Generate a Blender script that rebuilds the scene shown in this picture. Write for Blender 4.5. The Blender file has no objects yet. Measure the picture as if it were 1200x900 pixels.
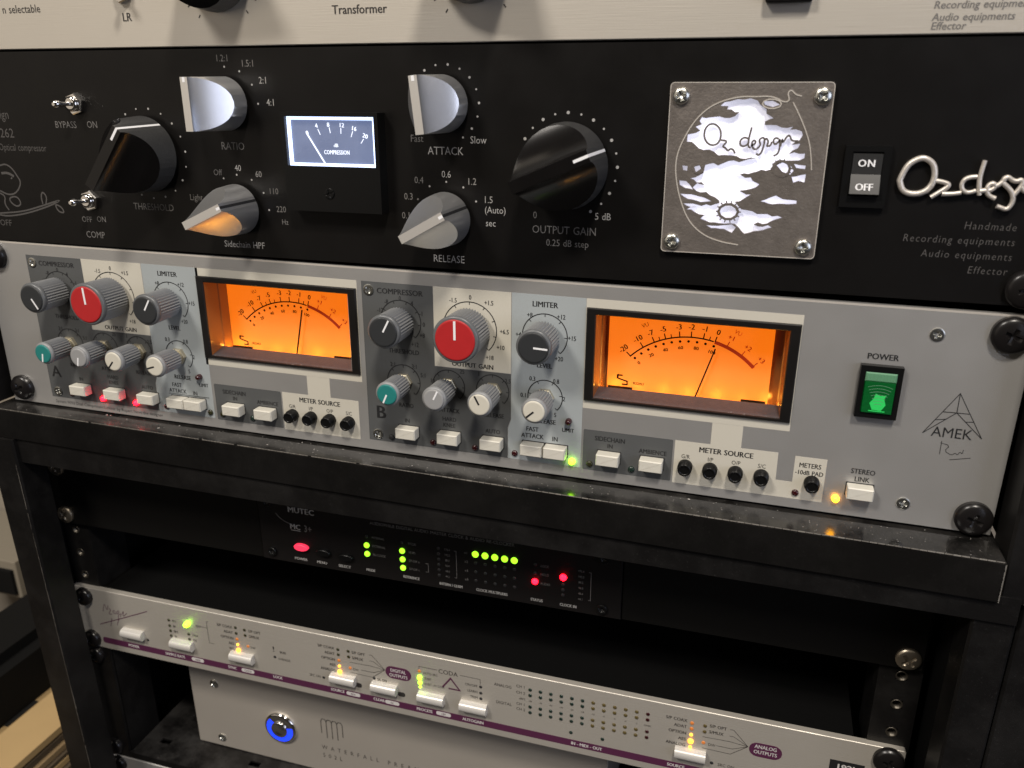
import bpy, bmesh, math, random
from mathutils import Matrix, Vector
random.seed(7)
PI = math.pi
S = 0.001                      # everything below is written in millimetres
sc = bpy.context.scene
COL = sc.collection

# ------------------------------------------------------------------ camera
cd = bpy.data.cameras.new('camera'); cam = bpy.data.objects.new('camera', cd); COL.objects.link(cam)
cam.location = (0.38844, -0.32588, 0.16133)
cam.rotation_euler = (1.2300, 0.0052, 0.2992)
cd.sensor_width = 36; cd.lens = 0.9649 * 30.0
cd.clip_start = 0.01; cd.clip_end = 30
cd.dof.use_dof = True; cd.dof.focus_distance = 0.365; cd.dof.aperture_fstop = 15.0
sc.camera = cam

# ------------------------------------------------------------------ world, lamps, exposure
w = bpy.data.worlds.new('World'); sc.world = w; w.use_nodes = True
bg = w.node_tree.nodes['Background']; bg.inputs[0].default_value = (1.0, 0.86, 0.72, 1); bg.inputs[1].default_value = 0.03
def lamp(name, loc, target, size, power, col, shape='RECTANGLE', sy=None):
    l = bpy.data.lights.new(name, 'AREA'); l.shape = shape; l.size = size; l.size_y = sy or size
    l.energy = power; l.color = col
    o = bpy.data.objects.new(name, l); COL.objects.link(o); o.location = loc
    o.rotation_euler = (Vector(target) - Vector(loc)).to_track_quat('-Z', 'Y').to_euler()
    return o
lamp('ceiling_lamp', (0.66, -0.95, 1.45), (0.24, 0, 0), 0.20, 27.0, (1, 0.92, 0.82), sy=0.20)
lamp('ceiling_lamp', (-0.45, -1.2, 1.35), (0.1, 0, 0), 0.40, 24.0, (1, 0.93, 0.85), sy=0.3)
lamp('cool_fill_light', (1.15, -0.50, 0.22), (0.2, 0, 0.13), 0.80, 3.6, (0.74, 0.80, 1.0), sy=0.5)  # unseen cool fill lamp, added to brighten the knob flanks
lamp('lit_wall_glow', (-1.15, -1.35, 0.35), (0.2, 0, 0.05), 1.3, 2.6, (1, 0.86, 0.70), sy=1.1)
sc.view_settings.view_transform = 'Standard'; sc.view_settings.look = 'None'
sc.view_settings.exposure = -0.22; sc.view_settings.gamma = 1.0; sc.view_settings.use_curve_mapping = False

# ------------------------------------------------------------------ traced drawings (millimetres on their panels)
AMEKLOGO = [(462.4, 56.7), (452.1, 39.4), (457.8, 48.8), (455.7, 45.3), (462.5, 48.9), (472.6, 39.5), (466.8, 48.9), (468.8, 45.9), (459.5, 46.0), (466.0, 45.6)]
MAIN = [(370.6, 158.5), (373.3, 159.3), (377.7, 159.6), (380.2, 158.8), (381.1, 157.5), (383.5, 155.9), (383.6, 154.4), (386.2, 152.9), (383.3, 151.7), (383.5, 150.5), (393.2, 150.1), (392.3, 149.0), (396.3, 148.5), (396.8, 147.2), (395.9, 145.5), (393.4, 143.8), (396.3, 144.3), (395.6, 142.7), (392.6, 140.5), (398.3, 140.9), (398.2, 139.3), (394.5, 138.4), (390.2, 138.2), (388.2, 136.3), (386.9, 135.0), (382.3, 134.2), (374.6, 133.0), (380.3, 132.0), (381.0, 130.8), (383.6, 129.6), (380.7, 127.9), (376.5, 127.1), (380.9, 125.9), (378.7, 124.4), (375.4, 123.0), (378.0, 120.3), (383.8, 118.8), (392.9, 117.9), (389.1, 116.4), (383.0, 114.9), (389.6, 114.1), (385.0, 112.6), (379.9, 111.3), (379.0, 112.0), (376.2, 114.7), (370.4, 114.8), (363.3, 116.2), (366.1, 117.8), (357.7, 119.4), (361.2, 120.5), (356.4, 121.7), (361.7, 121.4), (366.7, 121.2), (369.8, 122.3), (369.7, 123.2), (366.1, 125.1), (359.5, 127.7), (361.1, 129.3), (363.8, 128.7), (358.3, 131.1), (363.1, 133.1), (363.5, 136.0), (369.7, 136.7), (371.9, 137.7), (377.5, 138.0), (381.3, 138.7), (372.8, 139.7), (370.0, 139.8), (360.7, 142.0), (359.5, 143.1), (356.2, 144.3), (356.3, 146.8), (359.2, 147.4), (360.8, 148.3), (359.0, 149.6), (361.2, 150.5), (360.3, 151.6), (361.0, 153.0), (365.5, 153.1), (372.7, 153.4), (374.3, 155.0), (369.8, 155.8), (370.2, 156.9), (367.4, 157.0)]
HOLES = [[(389.0, 136.6), (390.8, 137.6), (393.6, 137.0), (395.0, 134.8), (394.0, 133.4), (391.1, 134.4)], [(371.3, 120.9), (374.2, 121.0), (375.8, 119.1), (374.2, 117.5), (371.6, 117.7), (370.9, 119.4)], [(354.9, 125.3), (359.1, 125.2), (363.8, 124.2), (366.8, 122.9), (362.8, 122.4), (358.0, 123.4)], [(354.3, 130.2), (356.9, 130.0), (358.5, 128.6), (359.8, 126.9), (356.8, 127.4), (354.7, 128.5)], [(355.1, 135.7), (357.1, 135.5), (357.0, 133.8), (355.5, 134.0)], [(359.5, 135.3), (361.5, 135.9), (362.1, 134.7), (360.2, 133.3)], [(394.9, 137.2), (399.0, 136.7), (398.9, 135.5), (395.9, 135.8)], [(394.6, 132.6), (399.4, 133.7), (399.2, 130.8), (397.2, 131.3), (395.4, 130.6)], [(384.5, 123.5), (389.8, 125.8), (392.2, 124.6), (397.2, 124.2), (397.3, 123.1), (394.0, 122.8), (389.0, 122.6)], [(382.1, 158.8), (385.3, 158.8), (387.9, 157.5), (385.5, 156.7), (382.8, 157.5)], [(365.5, 113.9), (369.9, 113.8), (375.0, 114.6), (376.6, 113.5), (375.3, 111.4), (372.3, 112.7), (367.6, 112.8)]]
PST = [[(368.4, 147.0), (368.2, 145.1), (367.2, 143.6), (365.7, 143.1), (364.0, 143.6), (362.8, 145.0), (362.2, 146.9), (362.5, 148.9), (363.5, 150.3), (365.0, 150.8), (366.6, 150.3), (367.9, 148.9), (368.4, 147.0)], [(368.1, 145.1), (371.0, 144.8), (369.1, 142.8), (370.3, 142.4), (371.3, 141.2), (372.1, 142.1), (373.2, 141.8), (373.9, 140.4)], [(378.1, 145.8), (376.7, 146.2), (375.4, 145.2), (375.3, 143.8), (376.2, 142.9), (377.8, 143.3), (378.5, 144.7)], [(379.0, 149.7), (378.4, 146.3), (378.2, 143.0), (379.3, 142.5)], [(379.2, 143.3), (380.3, 143.6), (381.0, 144.7), (380.1, 145.3), (379.4, 144.1), (380.1, 142.2), (381.3, 142.0)], [(381.3, 142.0), (382.8, 143.6), (381.8, 145.3), (383.3, 146.4), (384.0, 145.3), (383.5, 141.5), (382.3, 139.8), (381.4, 140.6)], [(384.0, 145.3), (384.4, 146.1), (385.4, 144.8), (384.7, 143.1), (386.1, 143.4), (386.5, 144.8)], [(388.8, 145.9), (387.4, 146.2), (386.8, 144.8), (387.7, 143.7), (388.9, 144.9), (389.1, 145.9), (389.4, 143.2), (389.1, 140.7), (387.5, 139.8)], [(389.6, 143.2), (389.9, 146.0), (390.3, 144.3), (391.4, 146.8), (392.5, 147.1), (393.1, 145.2), (395.4, 145.2)]]
POL = [[(378.0, 107.0), (371.0, 107.9), (364.3, 110.3), (358.6, 115.4), (355.0, 123.5), (353.3, 129.9), (352.6, 135.1), (353.0, 140.0), (354.7, 144.8), (358.3, 151.6), (363.0, 156.3), (367.8, 158.7), (374.3, 160.3), (379.8, 160.1), (383.0, 160.4), (386.3, 159.9), (389.1, 158.3), (391.2, 158.8), (390.1, 161.5), (391.3, 162.6), (392.8, 160.9), (395.0, 160.4)], [(392.3, 158.3), (394.3, 155.1), (396.9, 150.4), (399.5, 144.5), (400.7, 138.5), (401.1, 135.2)]]
GEAR = [[(393.7, 135.6), (393.3, 134.0), (391.9, 133.0), (390.1, 133.0), (388.5, 133.9), (387.7, 135.4), (388.1, 137.0), (389.5, 138.0), (391.4, 138.1), (393.0, 137.2), (393.7, 135.6)], [(376.9, 119.4), (376.3, 117.7), (374.6, 116.6), (372.4, 116.5), (370.6, 117.5), (369.7, 119.1), (370.3, 120.8), (372.0, 121.9), (374.2, 122.0), (376.0, 121.0), (376.9, 119.4)], [(362.8, 134.7), (362.5, 133.7), (361.7, 133.1), (360.5, 133.1), (359.6, 133.7), (359.1, 134.6), (359.4, 135.5), (360.3, 136.1), (361.4, 136.2), (362.4, 135.6), (362.8, 134.7)], [(388.4, 157.8), (387.9, 156.8), (386.3, 156.2), (384.3, 156.2), (382.6, 156.8), (381.9, 157.7), (382.4, 158.7), (384.0, 159.3), (386.0, 159.3), (387.7, 158.7), (388.4, 157.8)]]
LOGO = [[(430.9, 132.5), (431.5, 130.2), (433.2, 128.3), (436.5, 127.8), (439.8, 128.9), (441.7, 131.7), (441.9, 135.2), (440.8, 138.6), (437.6, 140.5), (434.5, 139.4), (432.0, 136.8), (430.9, 132.5)], [(442.3, 132.7), (445.0, 132.4), (447.4, 131.3), (443.8, 128.6), (441.7, 127.0)], [(445.0, 128.3), (448.2, 128.2), (451.0, 128.9)], [(455.1, 134.4), (452.2, 134.3), (450.6, 132.3), (451.0, 130.0), (453.2, 128.6), (455.5, 129.8)], [(456.6, 139.9), (455.9, 135.6), (456.1, 131.4), (456.8, 128.3)], [(456.6, 129.6), (458.0, 129.9), (460.1, 130.0), (461.5, 131.5), (460.3, 132.5), (459.0, 131.8), (458.7, 129.9), (459.7, 128.0), (461.8, 127.3)], [(461.5, 131.5), (463.1, 132.7), (463.5, 134.3), (464.8, 134.7), (465.7, 133.8)], [(463.1, 132.7), (465.5, 130.9), (467.1, 128.7), (467.4, 126.0), (466.1, 123.6), (464.2, 124.3), (462.7, 124.8)], [(465.7, 133.8), (467.2, 133.0), (468.5, 134.0), (469.2, 133.1), (469.0, 131.4), (467.3, 128.7)], [(469.0, 131.4), (470.6, 129.2), (471.5, 130.3)]]
BIRD = [[(23.0, 127.1), (26.7, 128.0), (30.2, 126.2), (32.6, 122.5), (34.3, 119.5), (31.9, 115.7), (28.4, 113.4), (24.3, 113.1), (19.8, 114.9)], [(19.5, 113.7), (22.6, 112.3), (21.1, 108.4), (23.3, 105.4)], [(24.9, 111.6), (30.1, 112.6), (32.1, 108.8), (28.7, 107.2), (25.3, 109.3), (24.9, 111.6)], [(16.8, 103.6), (32.1, 105.0), (45.7, 108.6), (58.0, 112.1), (50.6, 108.8), (34.9, 104.3), (22.5, 102.3), (16.6, 102.8)], [(45.4, 109.3), (45.1, 113.1), (46.6, 115.4), (48.7, 112.9), (47.4, 109.4)], [(52.7, 109.6), (54.2, 105.9), (57.9, 105.3), (56.7, 108.3), (52.7, 109.6)], [(28.7, 121.5), (29.1, 120.9)], [(30.6, 122.1), (27.1, 123.8), (23.0, 123.4)]]
SIG = [[(459.3, 37.0), (459.4, 31.4)], [(459.0, 36.2), (462.5, 35.4), (460.8, 33.0), (463.6, 31.5), (464.7, 32.7), (465.6, 31.8), (466.2, 33.4), (467.2, 32.5), (467.3, 34.3)], [(463.2, 29.6), (470.3, 31.3)]]
APS = [[(21.4, -60.5), (23.4, -53.8), (24.6, -59.9), (26.1, -55.6)], [(26.2, -57.8), (27.9, -58.0), (25.3, -62.0), (28.4, -61.4)], [(29.1, -58.4), (30.8, -58.6), (30.9, -60.9), (29.2, -60.7), (29.1, -58.4)], [(31.6, -60.8), (32.8, -57.7), (34.4, -58.5), (32.2, -60.6)], [(32.5, -65.2), (32.7, -61.1), (35.4, -59.4), (34.2, -62.5)], [(35.9, -59.9), (37.7, -56.7), (36.0, -62.2), (39.7, -58.5)], [(25.3, -70.8), (27.2, -64.5)], [(30.5, -69.1), (32.8, -63.4)], [(16.8, -71.1), (35.9, -62.8), (55.7, -53.9)]]

def smooth(pts, k=2):
    if len(pts) < 3: return pts
    closed = math.dist(pts[0], pts[-1]) < 1e-4
    for _ in range(k):
        out = [] if closed else [pts[0]]
        for a, b in zip(pts[:-1], pts[1:]):
            out += [(a[0]*.75+b[0]*.25, a[1]*.75+b[1]*.25), (a[0]*.25+b[0]*.75, a[1]*.25+b[1]*.75)]
        pts = out+([out[0]] if closed else [pts[-1]])
    return pts
BIRD = [smooth(q) for q in BIRD]; APS = [smooth(q) for q in APS[:8]]+APS[8:]; PST = [smooth(q) for q in PST]; POL = [smooth(q) for q in POL]; SIG = [SIG[0], smooth(SIG[1], 1), SIG[2]]
# ------------------------------------------------------------------ glyphs
GL = {}
def _textmesh(s, off):
    cu = bpy.data.curves.new('t', 'FONT'); cu.body = s; cu.size = 1; cu.resolution_u = 2; cu.offset = off
    o = bpy.data.objects.new('t', cu); COL.objects.link(o)
    dg = bpy.context.evaluated_depsgraph_get(); dg.update()
    e = o.evaluated_get(dg); m = e.to_mesh()
    v = [(p.co.x, p.co.y) for p in m.vertices]; f = [tuple(p.vertices) for p in m.polygons]
    e.to_mesh_clear(); bpy.data.objects.remove(o); bpy.data.curves.remove(cu)
    return v, f
def glyph(c, off):
    k = (c, off)
    if k in GL: return GL[k]
    if c == ' ': GL[k] = ([], [], 0.32); return GL[k]
    v, f = _textmesh(c, off)
    if 'HH' not in GL:
        hv = _textmesh('H', 0)[0]; GL['HH'] = max(p[0] for p in hv)
        GL['cap'] = max(p[1] for p in hv)
    vv = _textmesh(c + 'H', 0)[0]
    adv = max(p[0] for p in vv) - GL['HH']
    GL[k] = (v, f, adv); return GL[k]

# ------------------------------------------------------------------ mesh builder.  local frame: x right, z up, viewer towards -y; h = height out of the panel
class MB:
    def __init__(s): s.v = []; s.f = []; s.m = []; s.sm = []
    def face(s, idx, m=0, sm=False): s.f.append(tuple(idx)); s.m.append(m); s.sm.append(sm)
    def box(s, x0, x1, z0, z1, h0, h1, m=0, bev=0.0):
        if bev <= 0:
            b = len(s.v)
            for h in (h0, h1):
                s.v += [(x0, -h, z0), (x1, -h, z0), (x1, -h, z1), (x0, -h, z1)]
            for q in ((4,5,6,7), (3,2,1,0), (0,1,5,4), (1,2,6,5), (2,3,7,6), (3,0,4,7)): s.face([b+i for i in q], m)
        else:
            p = [(x0,z0),(x1,z0),(x1,z1),(x0,z1)]
            s.loft([(p, h0), (p, h1-bev), ([(x0+bev,z0+bev),(x1-bev,z0+bev),(x1-bev,z1-bev),(x0+bev,z1-bev)], h1)], m)
        return s
    def loft(s, rings, m=0, cap0=True, cap1=True, sm=False):
        n = len(rings[0][0]); b = len(s.v)
        for pts, h in rings: s.v += [(x, -h, z) for x, z in pts]
        for k in range(len(rings)-1):
            for i in range(n):
                j = (i+1) % n
                s.face([b+k*n+i, b+k*n+j, b+(k+1)*n+j, b+(k+1)*n+i], m, sm)
        if cap1: s.face([b+(len(rings)-1)*n+i for i in range(n)], m)
        if cap0: s.face([b+n-1-i for i in range(n)], m)
        return s
    def poly(s, pts, h0, h1, m=0):
        a = sum(pts[i][0]*pts[(i+1)%len(pts)][1]-pts[(i+1)%len(pts)][0]*pts[i][1] for i in range(len(pts)))
        if a < 0: pts = pts[::-1]
        return s.loft([(pts, h0), (pts, h1)], m)
    def rrect(s, x0, x1, z0, z1, r, h0, h1, m=0, bev=0.0, n=4):
        def ring(d):
            out = []
            for cx, cz, a0 in ((x1-r, z0+r, -90), (x1-r, z1-r, 0), (x0+r, z1-r, 90), (x0+r, z0+r, 180)):
                for k in range(n+1):
                    a = math.radians(a0+90*k/n); out.append((cx+(r-d)*math.cos(a), cz+(r-d)*math.sin(a)))
            return out
        return s.loft([(ring(0), h0), (ring(0), h1-bev), (ring(bev), h1)] if bev else [(ring(0), h0), (ring(0), h1)], m)
    def lathe(s, prof, cx=0, cz=0, n=32, m=0, sm=True, cap0=False, cap1=True, ph=0.0):
        rings = [([(cx+r*math.cos(2*PI*i/n+ph), cz+r*math.sin(2*PI*i/n+ph)) for i in range(n)], h) for r, h in prof]
        return s.loft(rings, m, cap0, cap1, sm)
    def ribbon(s, pts, wd, h0=0.0, h1=0.1, m=0, flat=False):
        P = [Vector(p) for p in pts]; n = len(P); closed = n > 3 and (P[0]-P[-1]).length < 1e-4
        if closed: P = P[:-1]; n -= 1
        L = []; R = []
        for i in range(n):
            a = P[(i-1) % n] if (closed or i > 0) else None
            c = P[(i+1) % n] if (closed or i < n-1) else None
            d1 = (P[i]-a).normalized() if a is not None else None
            d2 = (c-P[i]).normalized() if c is not None else None
            d1 = d1 or d2; d2 = d2 or d1
            t = d1+d2
            t = t.normalized() if t.length > 1e-3 else d1
            nr = Vector((-t.y, t.x)); k = max(0.55, abs(nr.dot(Vector((-d1.y, d1.x)))))
            L.append(P[i]+nr*wd/2/k); R.append(P[i]-nr*wd/2/k)
        b = len(s.v)
        if flat:
            s.v += [(p.x, -h1, p.y) for p in L] + [(p.x, -h1, p.y) for p in R]
            for i in range(n if closed else n-1):
                j = (i+1) % n; s.face([b+n+i, b+n+j, b+j, b+i], m)
        else:
            for q, h in ((L, h0), (L, h1), (R, h1), (R, h0)): s.v += [(p.x, -h, p.y) for p in q]
            for i in range(n if closed else n-1):
                j = (i+1) % n
                for k in range(4):
                    l = (k+1) % 4; s.face([b+k*n+i, b+k*n+j, b+l*n+j, b+l*n+i], m)
            if not closed:
                s.face([b, b+n, b+2*n, b+3*n], m); s.face([b+4*n-1, b+3*n-1, b+2*n-1, b+n-1], m)
        return s
    def arc(s, cx, cz, r, a0, a1, wd, h=0.1, m=0, n=28):
        pts = [(cx+r*math.cos(math.radians(a0+(a1-a0)*k/n)), cz+r*math.sin(math.radians(a0+(a1-a0)*k/n))) for k in range(n+1)]
        return s.ribbon(pts, wd, h1=h, m=m, flat=True)
    def tick(s, cx, cz, a, r0, r1, wd, h=0.1, m=0):
        c, d = math.cos(math.radians(a)), math.sin(math.radians(a))
        return s.ribbon([(cx+r0*c, cz+r0*d), (cx+r1*c, cz+r1*d)], wd, h1=h, m=m, flat=True)
    def disc(s, cx, cz, r, h, m=0, n=14):
        b = len(s.v); s.v += [(cx+r*math.cos(2*PI*i/n), -h, cz+r*math.sin(2*PI*i/n)) for i in range(n)]
        s.face(range(b, b+n), m); return s
    def text(s, t, x, z, cap, h=0.12, al='c', sx=1.0, off=0.0, m=0, rot=0.0, track=0.0, shear=0.0):
        """cap = capital height in mm; z = vertical centre of the capitals"""
        glyph('H', 0); k = cap/GL['cap']
        if off >= 0.01:
            d = (0.05 if off < 0.02 else 0.085)*cap; cr, sr = math.cos(math.radians(rot)), math.sin(math.radians(rot))
            s.text(t, x+d/2*cr, z+d/2*sr, cap, h+0.004, al, sx, 0.0, m, rot, track, shear); x -= d/2*cr; z -= d/2*sr; off = 0.0
        gs = [glyph(c, off) for c in t]
        wd = sum(g[2]+track for g in gs)*k*sx
        px = {'c': -wd/2, 'l': 0, 'r': -wd}[al]; ca, sa = math.cos(math.radians(rot)), math.sin(math.radians(rot))
        for v, f, adv in gs:
            b = len(s.v)
            for (a, c) in v:
                X = px+(a+shear*c)*k*sx; Z = c*k-cap/2
                s.v.append((x+X*ca-Z*sa, -h, z+X*sa+Z*ca))
            for q in f: s.face([b+i for i in q], m)
            px += (adv+track)*k*sx
        return s
    def build(s, name, mats, parent=None, loc=(0, 0, 0), label=None, mesh=None):
        me = bpy.data.meshes.new(name); me.from_pydata([(a*S, b*S, c*S) for a, b, c in s.v], [], s.f)
        if not isinstance(mats, (list, tuple)): mats = [mats]
        for x in mats: me.materials.append(x)
        me.polygons.foreach_set('material_index', s.m); me.polygons.foreach_set('use_smooth', s.sm)
        me.validate(); me.update()
        return place(name, me, parent, loc, label)
def place(name, me, parent=None, loc=(0, 0, 0), label=None, rot=0.0):
    o = bpy.data.objects.new(name, me); COL.objects.link(o)
    o.location = [c*S for c in loc]; o.rotation_euler = (0, -math.radians(rot), 0)
    if parent: o.parent = parent
    if label: o['label'] = label
    if name in ('printed_lettering', 'scale_dots', 'dial_print', 'red_scale', 'logo_lettering', 'stripe_lettering', 'logo_print', 'lit_scale'): o['kind'] = 'stuff'
    return o
def sharpen(o, ang=35):
    bm = bmesh.new(); bm.from_mesh(o.data)
    for e in bm.edges:
        if len(e.link_faces) == 2 and e.calc_face_angle(0) > math.radians(ang): e.smooth = False
    bm.to_mesh(o.data); bm.free(); return o
def thing(name, label, cat, loc=(0, 0, 0), tilt=0.0, group=None):
    o = bpy.data.objects.new(name, None); COL.objects.link(o); o.empty_display_size = 0.02
    o.location = [c*S for c in loc]; o.rotation_euler = (0, tilt, 0)
    o['label'] = label; o['category'] = cat
    if group: o['group'] = group
    return o
def plate(mb, x0, x1, z0, z1, h0, h1, holes, m=0):
    """a sheet with rectangular holes: real openings with walls"""
    xs = sorted({x0, x1, *[a for q in holes for a in q[:2]]}); zs = sorted({z0, z1, *[a for q in holes for a in q[2:]]})
    def solid(i, j):
        if i < 0 or j < 0 or i >= len(xs)-1 or j >= len(zs)-1: return False
        cx, cz = (xs[i]+xs[i+1])/2, (zs[j]+zs[j+1])/2
        return not any(a < cx < b and c < cz < d for a, b, c, d in holes)
    for i in range(len(xs)-1):
        for j in range(len(zs)-1):
            if not solid(i, j): continue
            a, b_, c, d = xs[i], xs[i+1], zs[j], zs[j+1]; b = len(mb.v)
            for h in (h0, h1): mb.v += [(a,-h,c),(b_,-h,c),(b_,-h,d),(a,-h,d)]
            mb.face([b+4,b+5,b+6,b+7], m); mb.face([b+3,b+2,b+1,b], m)
            if not solid(i, j-1): mb.face([b,b+1,b+5,b+4], m)
            if not solid(i+1, j): mb.face([b+1,b+2,b+6,b+5], m)
            if not solid(i, j+1): mb.face([b+2,b+3,b+7,b+6], m)
            if not solid(i-1, j): mb.face([b+3,b,b+4,b+7], m)
    return mb

# ------------------------------------------------------------------ materials
def mat(name, col, rough=0.5, metal=0.0, emit=None, es=0.0, bump=0.0, bscale=(1, 1, 1), bs=300.0, var=0.0, vscale=40.0, spec=0.5, rvar=0.0, coat=0.0, dust=0.0, aniso=0.0, trans=0.0, dustcol=(0.35, 0.33, 0.30), side=0.30):
    m = bpy.data.materials.new(name); m.use_nodes = True; nt = m.node_tree; N = nt.nodes; L = nt.links
    p = N['Principled BSDF']; p.inputs['Base Color'].default_value = (*col, 1)
    p.inputs['Roughness'].default_value = rough; p.inputs['Metallic'].default_value = metal
    p.inputs['Specular IOR Level'].default_value = spec; p.inputs['Coat Weight'].default_value = coat
    p.inputs['Transmission Weight'].default_value = trans
    if emit: p.inputs['Emission Color'].default_value = (*emit, 1); p.inputs['Emission Strength'].default_value = es
    tc = N.new('ShaderNodeTexCoord')
    def noise(scale, vec=None, detail=3.0, r=0.6):
        n = N.new('ShaderNodeTexNoise'); n.inputs['Scale'].default_value = scale; n.inputs['Detail'].default_value = detail; n.inputs['Roughness'].default_value = r
        mp = N.new('ShaderNodeMapping'); mp.inputs['Scale'].default_value = vec or (1, 1, 1)
        L.new(tc.outputs['Object'], mp.inputs['Vector']); L.new(mp.outputs['Vector'], n.inputs['Vector']); return n
    colsock = None
    if var or dust:
        mx = N.new('ShaderNodeMix'); mx.data_type = 'RGBA'; mx.blend_type = 'MIX'
        mx.inputs[6].default_value = (*[c*(1-var) for c in col], 1); mx.inputs[7].default_value = (*[min(1, c*(1+var)) for c in col], 1)
        L.new(noise(vscale).outputs['Fac'], mx.inputs[0]); colsock = mx.outputs[2]
    if dust:
        cr = N.new('ShaderNodeValToRGB'); cr.color_ramp.elements[0].position = 0.60; cr.color_ramp.elements[1].position = 0.80
        cr.color_ramp.elements[0].color = (0, 0, 0, 1); cr.color_ramp.elements[1].color = (1, 1, 1, 1)
        L.new(noise(900, detail=6, r=0.75).outputs['Fac'], cr.inputs['Fac'])
        c2 = N.new('ShaderNodeValToRGB'); c2.color_ramp.elements[0].position = 0.42; c2.color_ramp.elements[1].position = 0.75
        L.new(noise(38, detail=5, r=0.65).outputs['Fac'], c2.inputs['Fac'])
        ml = N.new('ShaderNodeMath'); ml.operation = 'MULTIPLY_ADD'; ml.inputs[1].default_value = 0.55
        L.new(cr.outputs['Color'], ml.inputs[0]); 
        sc2 = N.new('ShaderNodeMath'); sc2.operation = 'MULTIPLY'; sc2.inputs[1].default_value = 0.16; L.new(c2.outputs['Color'], sc2.inputs[0])
        L.new(sc2.outputs[0], ml.inputs[2])
        ge = N.new('ShaderNodeNewGeometry'); sx = N.new('ShaderNodeSeparateXYZ'); L.new(ge.outputs['Normal'], sx.inputs[0])
        up = N.new('ShaderNodeMapRange'); up.inputs['From Min'].default_value = 0.1; up.inputs['From Max'].default_value = 0.9; up.inputs['To Min'].default_value = side; up.inputs['To Max'].default_value = 1.0
        L.new(sx.outputs['Z'], up.inputs['Value']); mu = N.new('ShaderNodeMath'); mu.operation = 'MULTIPLY'; mu.inputs[1].default_value = dust; L.new(up.outputs[0], mu.inputs[0])
        m3 = N.new('ShaderNodeMath'); m3.operation = 'MULTIPLY'; m3.use_clamp = True; L.new(ml.outputs[0], m3.inputs[0]); L.new(mu.outputs[0], m3.inputs[1])
        dm = N.new('ShaderNodeMix'); dm.data_type = 'RGBA'; dm.inputs[7].default_value = (*dustcol, 1)
        L.new(m3.outputs[0], dm.inputs[0]); L.new(colsock, dm.inputs[6]); colsock = dm.outputs[2]
        ra = N.new('ShaderNodeMath'); ra.operation = 'MULTIPLY_ADD'; ra.inputs[1].default_value = 0.5; ra.inputs[2].default_value = rough; L.new(m3.outputs[0], ra.inputs[0]); L.new(ra.outputs[0], p.inputs['Roughness'])
    if colsock: L.new(colsock, p.inputs['Base Color'])
    if rvar:
        rm = N.new('ShaderNodeMapRange'); rm.inputs['To Min'].default_value = rough-rvar; rm.inputs['To Max'].default_value = rough+rvar
        L.new(noise(60, detail=4).outputs['Fac'], rm.inputs['Value']); L.new(rm.outputs[0], p.inputs['Roughness'])
    if bump:
        b = N.new('ShaderNodeBump'); b.inputs['Strength'].default_value = bump; b.inputs['Distance'].default_value = 0.0004
        L.new(noise(bs, bscale, detail=2).outputs['Fac'], b.inputs['Height']); L.new(b.outputs['Normal'], p.inputs['Normal'])
    return m
BR = (0.02, 1, 1)       # streaks along x: brushed metal
M_cream = mat('brushed_champagne_aluminium', (0.62, 0.575, 0.50), 0.42, 0.5, bump=0.12, bscale=BR, bs=2500, var=0.05, vscale=14)
M_black = mat('black_anodised_panel', (0.0052, 0.0047, 0.0044), 0.36, 0.0, bump=0.08, bs=3500, rvar=0.07, spec=0.26, dust=0.05, side=1.0, dustcol=(0.2, 0.19, 0.18))
M_silver = mat('satin_silver_panel', (0.50, 0.49, 0.472), 0.36, 0.6, bump=0.16, bs=2400, var=0.06, vscale=22, rvar=0.09)
M_apog = mat('brushed_aluminium_panel', (0.55, 0.515, 0.455), 0.42, 0.45, bump=0.25, bscale=BR, bs=2600, var=0.07, vscale=20)
M_box = mat('bead_blasted_aluminium', (0.49, 0.45, 0.395), 0.46, 0.4, bump=0.12, bs=3200, var=0.06, vscale=18, rvar=0.05)
M_dkgrey = mat('dark_grey_print', (0.085, 0.088, 0.088), 0.55, bump=0.04, bs=3000)
M_creamp = mat('cream_print', (0.56, 0.53, 0.45), 0.5, bump=0.04, bs=3000)
M_blue = mat('pale_blue_grey_print', (0.35, 0.38, 0.385), 0.5, bump=0.04, bs=3000)
M_ink = mat('black_ink', (0.012, 0.012, 0.013), 0.6)
M_inkb = mat('dark_brown_ink', (0.03, 0.026, 0.024), 0.6)
M_gink = mat('grey_silkscreen', (0.155, 0.148, 0.14), 0.6)
M_wink = mat('white_ink', (0.36, 0.35, 0.335), 0.6)
M_wink2 = mat('white_print', (0.60, 0.58, 0.56), 0.6)
M_dimink = mat('faded_grey_silkscreen', (0.075, 0.07, 0.066), 0.6)
M_purple = mat('plum_print', (0.085, 0.018, 0.055), 0.5)
M_white = mat('white_marker', (0.85, 0.85, 0.86), 0.45)
M_rib = mat('grey_knob_plastic', (0.24, 0.245, 0.25), 0.42, spec=0.6)
M_ribt = mat('grey_knob_rim', (0.12, 0.125, 0.13), 0.35)
M_charc = mat('charcoal_cap', (0.028, 0.030, 0.032), 0.45, bump=0.03, bs=2500)
M_red = mat('red_cap', (0.44, 0.020, 0.022), 0.42, var=0.08, vscale=200, bump=0.04, bs=900)
M_teal = mat('teal_cap', (0.02, 0.20, 0.185), 0.4)
M_lgrey = mat('light_grey_cap', (0.30, 0.30, 0.30), 0.42)
M_ivory = mat('ivory_cap', (0.62, 0.59, 0.50), 0.45)
M_btn = mat('ivory_button_plastic', (0.62, 0.595, 0.52), 0.42, spec=0.45, var=0.09, vscale=110, bump=0.06, bs=900)
M_rock = mat('catchlight_black_rocker', (0.030, 0.030, 0.030), 0.3, spec=0.7)  # black greyed so the tilted lower face seems to catch light
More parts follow.
